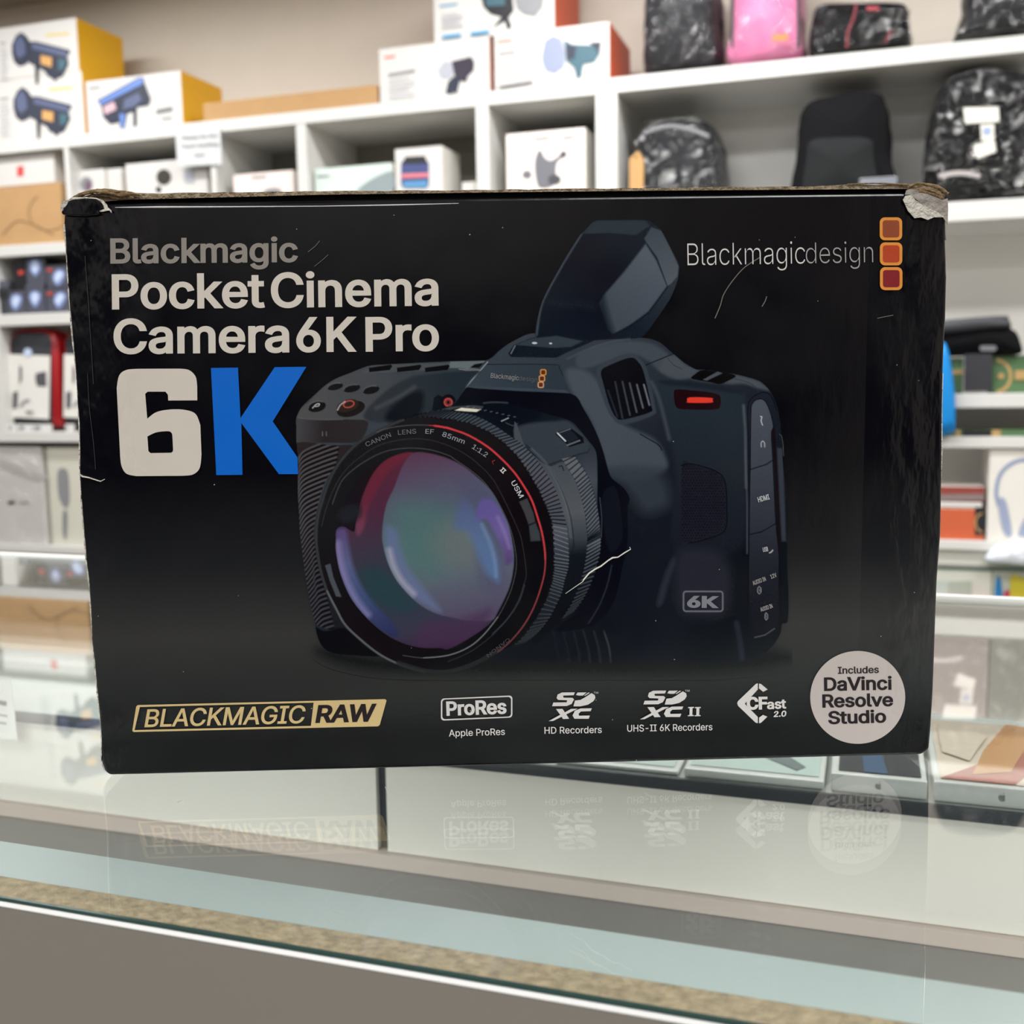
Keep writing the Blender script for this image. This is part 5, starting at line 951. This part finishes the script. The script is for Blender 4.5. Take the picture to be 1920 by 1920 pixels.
ZR2 = 1.5632
b5 = bag('low black backpack in clear plastic close to the thick shelf divider', [(1190, 400), (1180, 320), (1184, 262), (1206, 226), (1262, 212), (1320, 220), (1346, 260), (1354, 330), (1352, 395)], YS+.07, .2, mbg, ZR2, seed=14)
fl('handle_band', [(strip(spline([(1206, 250), (1232, 240), (1262, 236), (1300, 244), (1330, 256)]), 7), mat('grey_band', (120, 120, 122), .4))], YS+.035, b5)
o = fl('kraft_tag', [([(1180, 298), (1196, 282), (1207, 298), (1206, 395), (1180, 395)], mat('kraft_tag', (188, 146, 92), .7)), (ell(1193, 294, 2, 2), mb)], YS+.03, b5)
b6 = bag('plain black backpack with a flat dark front pocket in the middle of the wide compartment', [(1490, 400), (1491, 270), (1497, 208), (1514, 184), (1560, 172), (1600, 162), (1652, 166), (1664, 190), (1672, 220), (1674, 290), (1682, 392)], YS+.05, .22, mb, ZR2, wrap=False, seed=17, inset=.12)
pillow('front_pocket', [(1512, 392), (1511, 290), (1520, 262), (1560, 256), (1630, 258), (1640, 290), (1640, 388)], YS+.036, .05, mat('pocket_charcoal', (34, 36, 37), .85, .15), b6, 3, .05)
b7 = bag('large black backpack in shiny crumpled plastic with white paper tags', [(1752, 360), (1738, 300), (1742, 240), (1762, 160), (1800, 120), (1880, 112), (1960, 140), (1990, 240), (1985, 350), (1860, 362)], YS+.04, .24, mb, ZR2, seed=21)
for nm, sh in (('paper_tag', [([(1806, 202), (1872, 200), (1874, 228), (1810, 232)], tagm)]), ('paper_tag', [([(1838, 234), (1864, 232), (1864, 262), (1840, 264)], tagm), ([(1843, 239), (1858, 238), (1858, 252), (1844, 253)], tagb)]), ('paper_tag', [([(1825, 272), (1864, 262), (1868, 284), (1832, 298)], tagm)]), ('zip_band', [(strip(spline([(1760, 330), (1800, 324), (1838, 330)]), 9), mat('zip_silver', (176, 170, 168), .3))])):
    fl(nm, sh, YS+.005, b7)
for b_ in (b5, b6, b7): CLZ(b_, ZR2, 1.943)
pw = carton('small clear plastic packet lying at the foot of the plain black backpack', (1612, 1682, 335, 345), YS+.01, .03, ZR2, [mat('packet_slate', (120, 124, 134), .3), cw2, cw2], name='packet', cat='packet')

# ---- compartment with the black case, green boxes and blue pouch
ZR3, ZR4 = 1.0332, .9122
gm = mat('box_green', (82, 112, 76), .5, .3); gt = mat('print_tan', (178, 144, 92), .5)
def gbox(x0, x1, yt, yb, z0, label, art): return carton(label, (x0, x1, yt, yb), YS+.03, .12, z0, [gm, gm, gm], pr={'printed_ring': art}, group='green boxes with tan rings')
gbox(1778, 1806, 671, 700, ZR3, 'green box peeping out between the blue pouch and the black strap', [([(1786, 694), (1805, 693), (1805, 701), (1786, 702)], gt)])
gbox(1861, 1960, 667, 700, ZR3, 'green box with a tan ring mark under the end of the black case', [(strip(ell(1866, 705, 29, 30, 0, 24, -85, 85), 6), gt), (ell(1877, 705, 6, 6, 0, 12), gt), ([(1903, 695), (1925, 694), (1925, 712), (1903, 712)], gt)])
cs = empty('equipment_case', (at(1820, 700, YS+.02)[0], YS+.1, ZR3)); tag(cs, 'long black padded equipment case resting on green boxes with a wide hanging strap', 'case')
ZGB = max(TOP[-1], TOP[-2])+.001
pillow('case_body', [(1750, 668), (1750, 608), (1775, 600), (1880, 591), (1893, 598), (1898, 615), (1908, 622), (1916, 640), (1916, 664), (1860, 668)], YS+.015, .16, mb, cs, 4, .04, .002, 2)
pillow('lid_flap', [(1750, 625), (1750, 604), (1800, 597), (1880, 591), (1892, 598), (1896, 612), (1850, 616)], YS+.005, .05, mat('case_flap', (56, 57, 62), .6), cs, 3, .05)
CLZ(cs, ZGB)
prints('end_strap', [(np.array([(1808, 664), (1860, 663), (1859, 733), (1807, 734)]), mat('strap_charcoal', (40, 40, 46), .6)), (rrect(1837, 648, 1868, 658, 4, 4), mat('case_badge', (112, 112, 116), .4))], lambda x, y, k: tuple(at(x, y, YS+.008)), cs).modifiers.new('s', 'SOLIDIFY').thickness = .004
CLZ(cs, max(TOP[-1], TOP[-2])+.0005) if False else None
bp = empty('blue_pouch', (at(1772, 800, YS-.01)[0], YS+.02, ZR4)); tag(bp, 'bright blue tapering pouch beside the black box, in front of the green boxes', 'pouch')
pillow('pouch_body', [(1745, 812), (1748, 720), (1756, 660), (1768, 640), (1779, 655), (1787, 700), (1792, 750), (1792, 795), (1788, 812)], YS-.05, .045, mat('pouch_blue', (10, 132, 208), .45, .4), bp, 4, .3)
gl_ = empty('flat_box', (at(1850, 812, YS+.01)[0], YS+.05, ZR4)); tag(gl_, 'flat green and black striped box lying on the narrow lower shelf', 'box')
xa, xb = at(1770, 812, YS+.01)[0], at(1990, 812, YS+.01)[0]; zt_ = at(1850, 806, YS+.01)[2]
bx('carton', xa, xb, YS+.01, YS+.12, ZR4, zt_, gm, gl_)
prints('printed_bands', [(np.array([(1805, 806), (1858, 806), (1858, 818), (1805, 818)]), kb2), (np.array([(1860, 806), (1876, 806), (1876, 818), (1860, 818)]), gt), (np.array([(1792, 806), (1800, 806), (1800, 818), (1792, 818)]), gt)], lambda x, y, k: tuple(at(x, y, YS+.008)), gl_)

# ---- headphone box, orange boxes, plastic bag
ZR5 = .6142
hp = carton('tall white box with a printed blue-grey headphone beside the orange box', (1850, 2010, 842, 1000), YS+.01, .2, ZR5, [mat('carton_ivory', (226, 222, 214), .4), cw2, cw2], pr={'printed_headphone': [
    (strip(spline([(1874, 950), (1868, 925), (1874, 893), (1892, 872), (1920, 862), (1950, 872), (1968, 895)]), 7), mat('print_headband', (136, 150, 182), .4)), (spline([(1872, 938), (1884, 936), (1892, 965), (1897, 1000), (1888, 1006), (1878, 985)], True, 4), mat('print_earcup', (150, 160, 186), .4)), (spline([(1910, 1000), (1920, 975), (1935, 960), (1938, 1000), (1915, 1006)], True, 4), mat('print_earcup', (150, 160, 186), .4))]})
ob = carton('orange box with a dark round emblem on a clear base, beside the headphone box', (1750, 1846, 952, 1000), YS+.02, .16, ZR5, [mat('box_rust', (196, 92, 56), .4), cw2, cw2], pr={'printed_emblem': [([(1828, 951), (1847, 951), (1848, 1003), (1828, 1004)], k3), (strip(ell(1842, 980, 13, 17, 0, 20, 90, 270), 3), gt)]})
zt3 = at(1750, 951, YS+.02)[2]
carton('flat white tray lying on the orange box', (1750, 1842, 941, 950), YS+.022, .15, zt3+.001, [cw, cw2, cw2], name='tray', cat='tray')
zt4 = at(1750, 940.5, YS+.022)[2]
carton('low dark red box on top of the flat white tray', (1750, 1846, 911, 938), YS+.024, .14, zt4+.001, [mat('box_maroon', (140, 62, 54), .4), cw2, cw2], pr={'printed_band': [([(1752, 927), (1846, 926), (1846, 938), (1752, 939)], mat('print_ash', (132, 116, 114), .4))]})
pbg = empty('plastic_bag', (at(1900, 1050, YS-.02)[0], YS+.0, .543)); tag(pbg, 'crumpled white plastic bag lying at the foot of the headphone box', 'bag')
pillow('bag_body', [(1850, 1052), (1862, 1034), (1884, 1022), (1920, 1018), (1985, 1010), (1990, 1056), (1930, 1062), (1880, 1058)], YS-.035, .05, mat('plastic_white', (232, 238, 246), .4, .4, bump=.5, bscale=40), pbg, 4, .2, .004, 4)
c1 = carton('pale box with a grey square print under the glass shelf', (1700, 1858, 1066, 1130), YS+.02, .25, .0905, [mat('carton_blush', (236, 220, 214), .45), cw2, cw2], pr={'printed_square': [([(1780, 1090), (1822, 1089), (1822, 1140), (1780, 1140)], mat('print_taupe', (196, 190, 182), .4)), ([(1752, 1088), (1778, 1088), (1778, 1140), (1752, 1140)], cw)]})
c2 = carton('ink cartridge box with blue, pink and yellow colour fields under the glass shelf', (1860, 2000, 1070, 1130), YS+.02, .25, .0905, [mat('carton_ash', (206, 202, 192), .45), cw2, cw2], pr={'printed_colour_fields': [(spline([(1866, 1130), (1866, 1095), (1872, 1078), (1878, 1095), (1879, 1130)], True, 4), mat('ink_print_blue', (36, 130, 196), .4)), (ell(1889, 1118, 8, 12, 0, 14), mat('ink_print_pink', (206, 54, 104), .4)), ([(1894, 1082), (1900, 1076), (1925, 1086), (1925, 1130), (1893, 1130)], mat('ink_print_yellow', (222, 200, 60), .4))]})
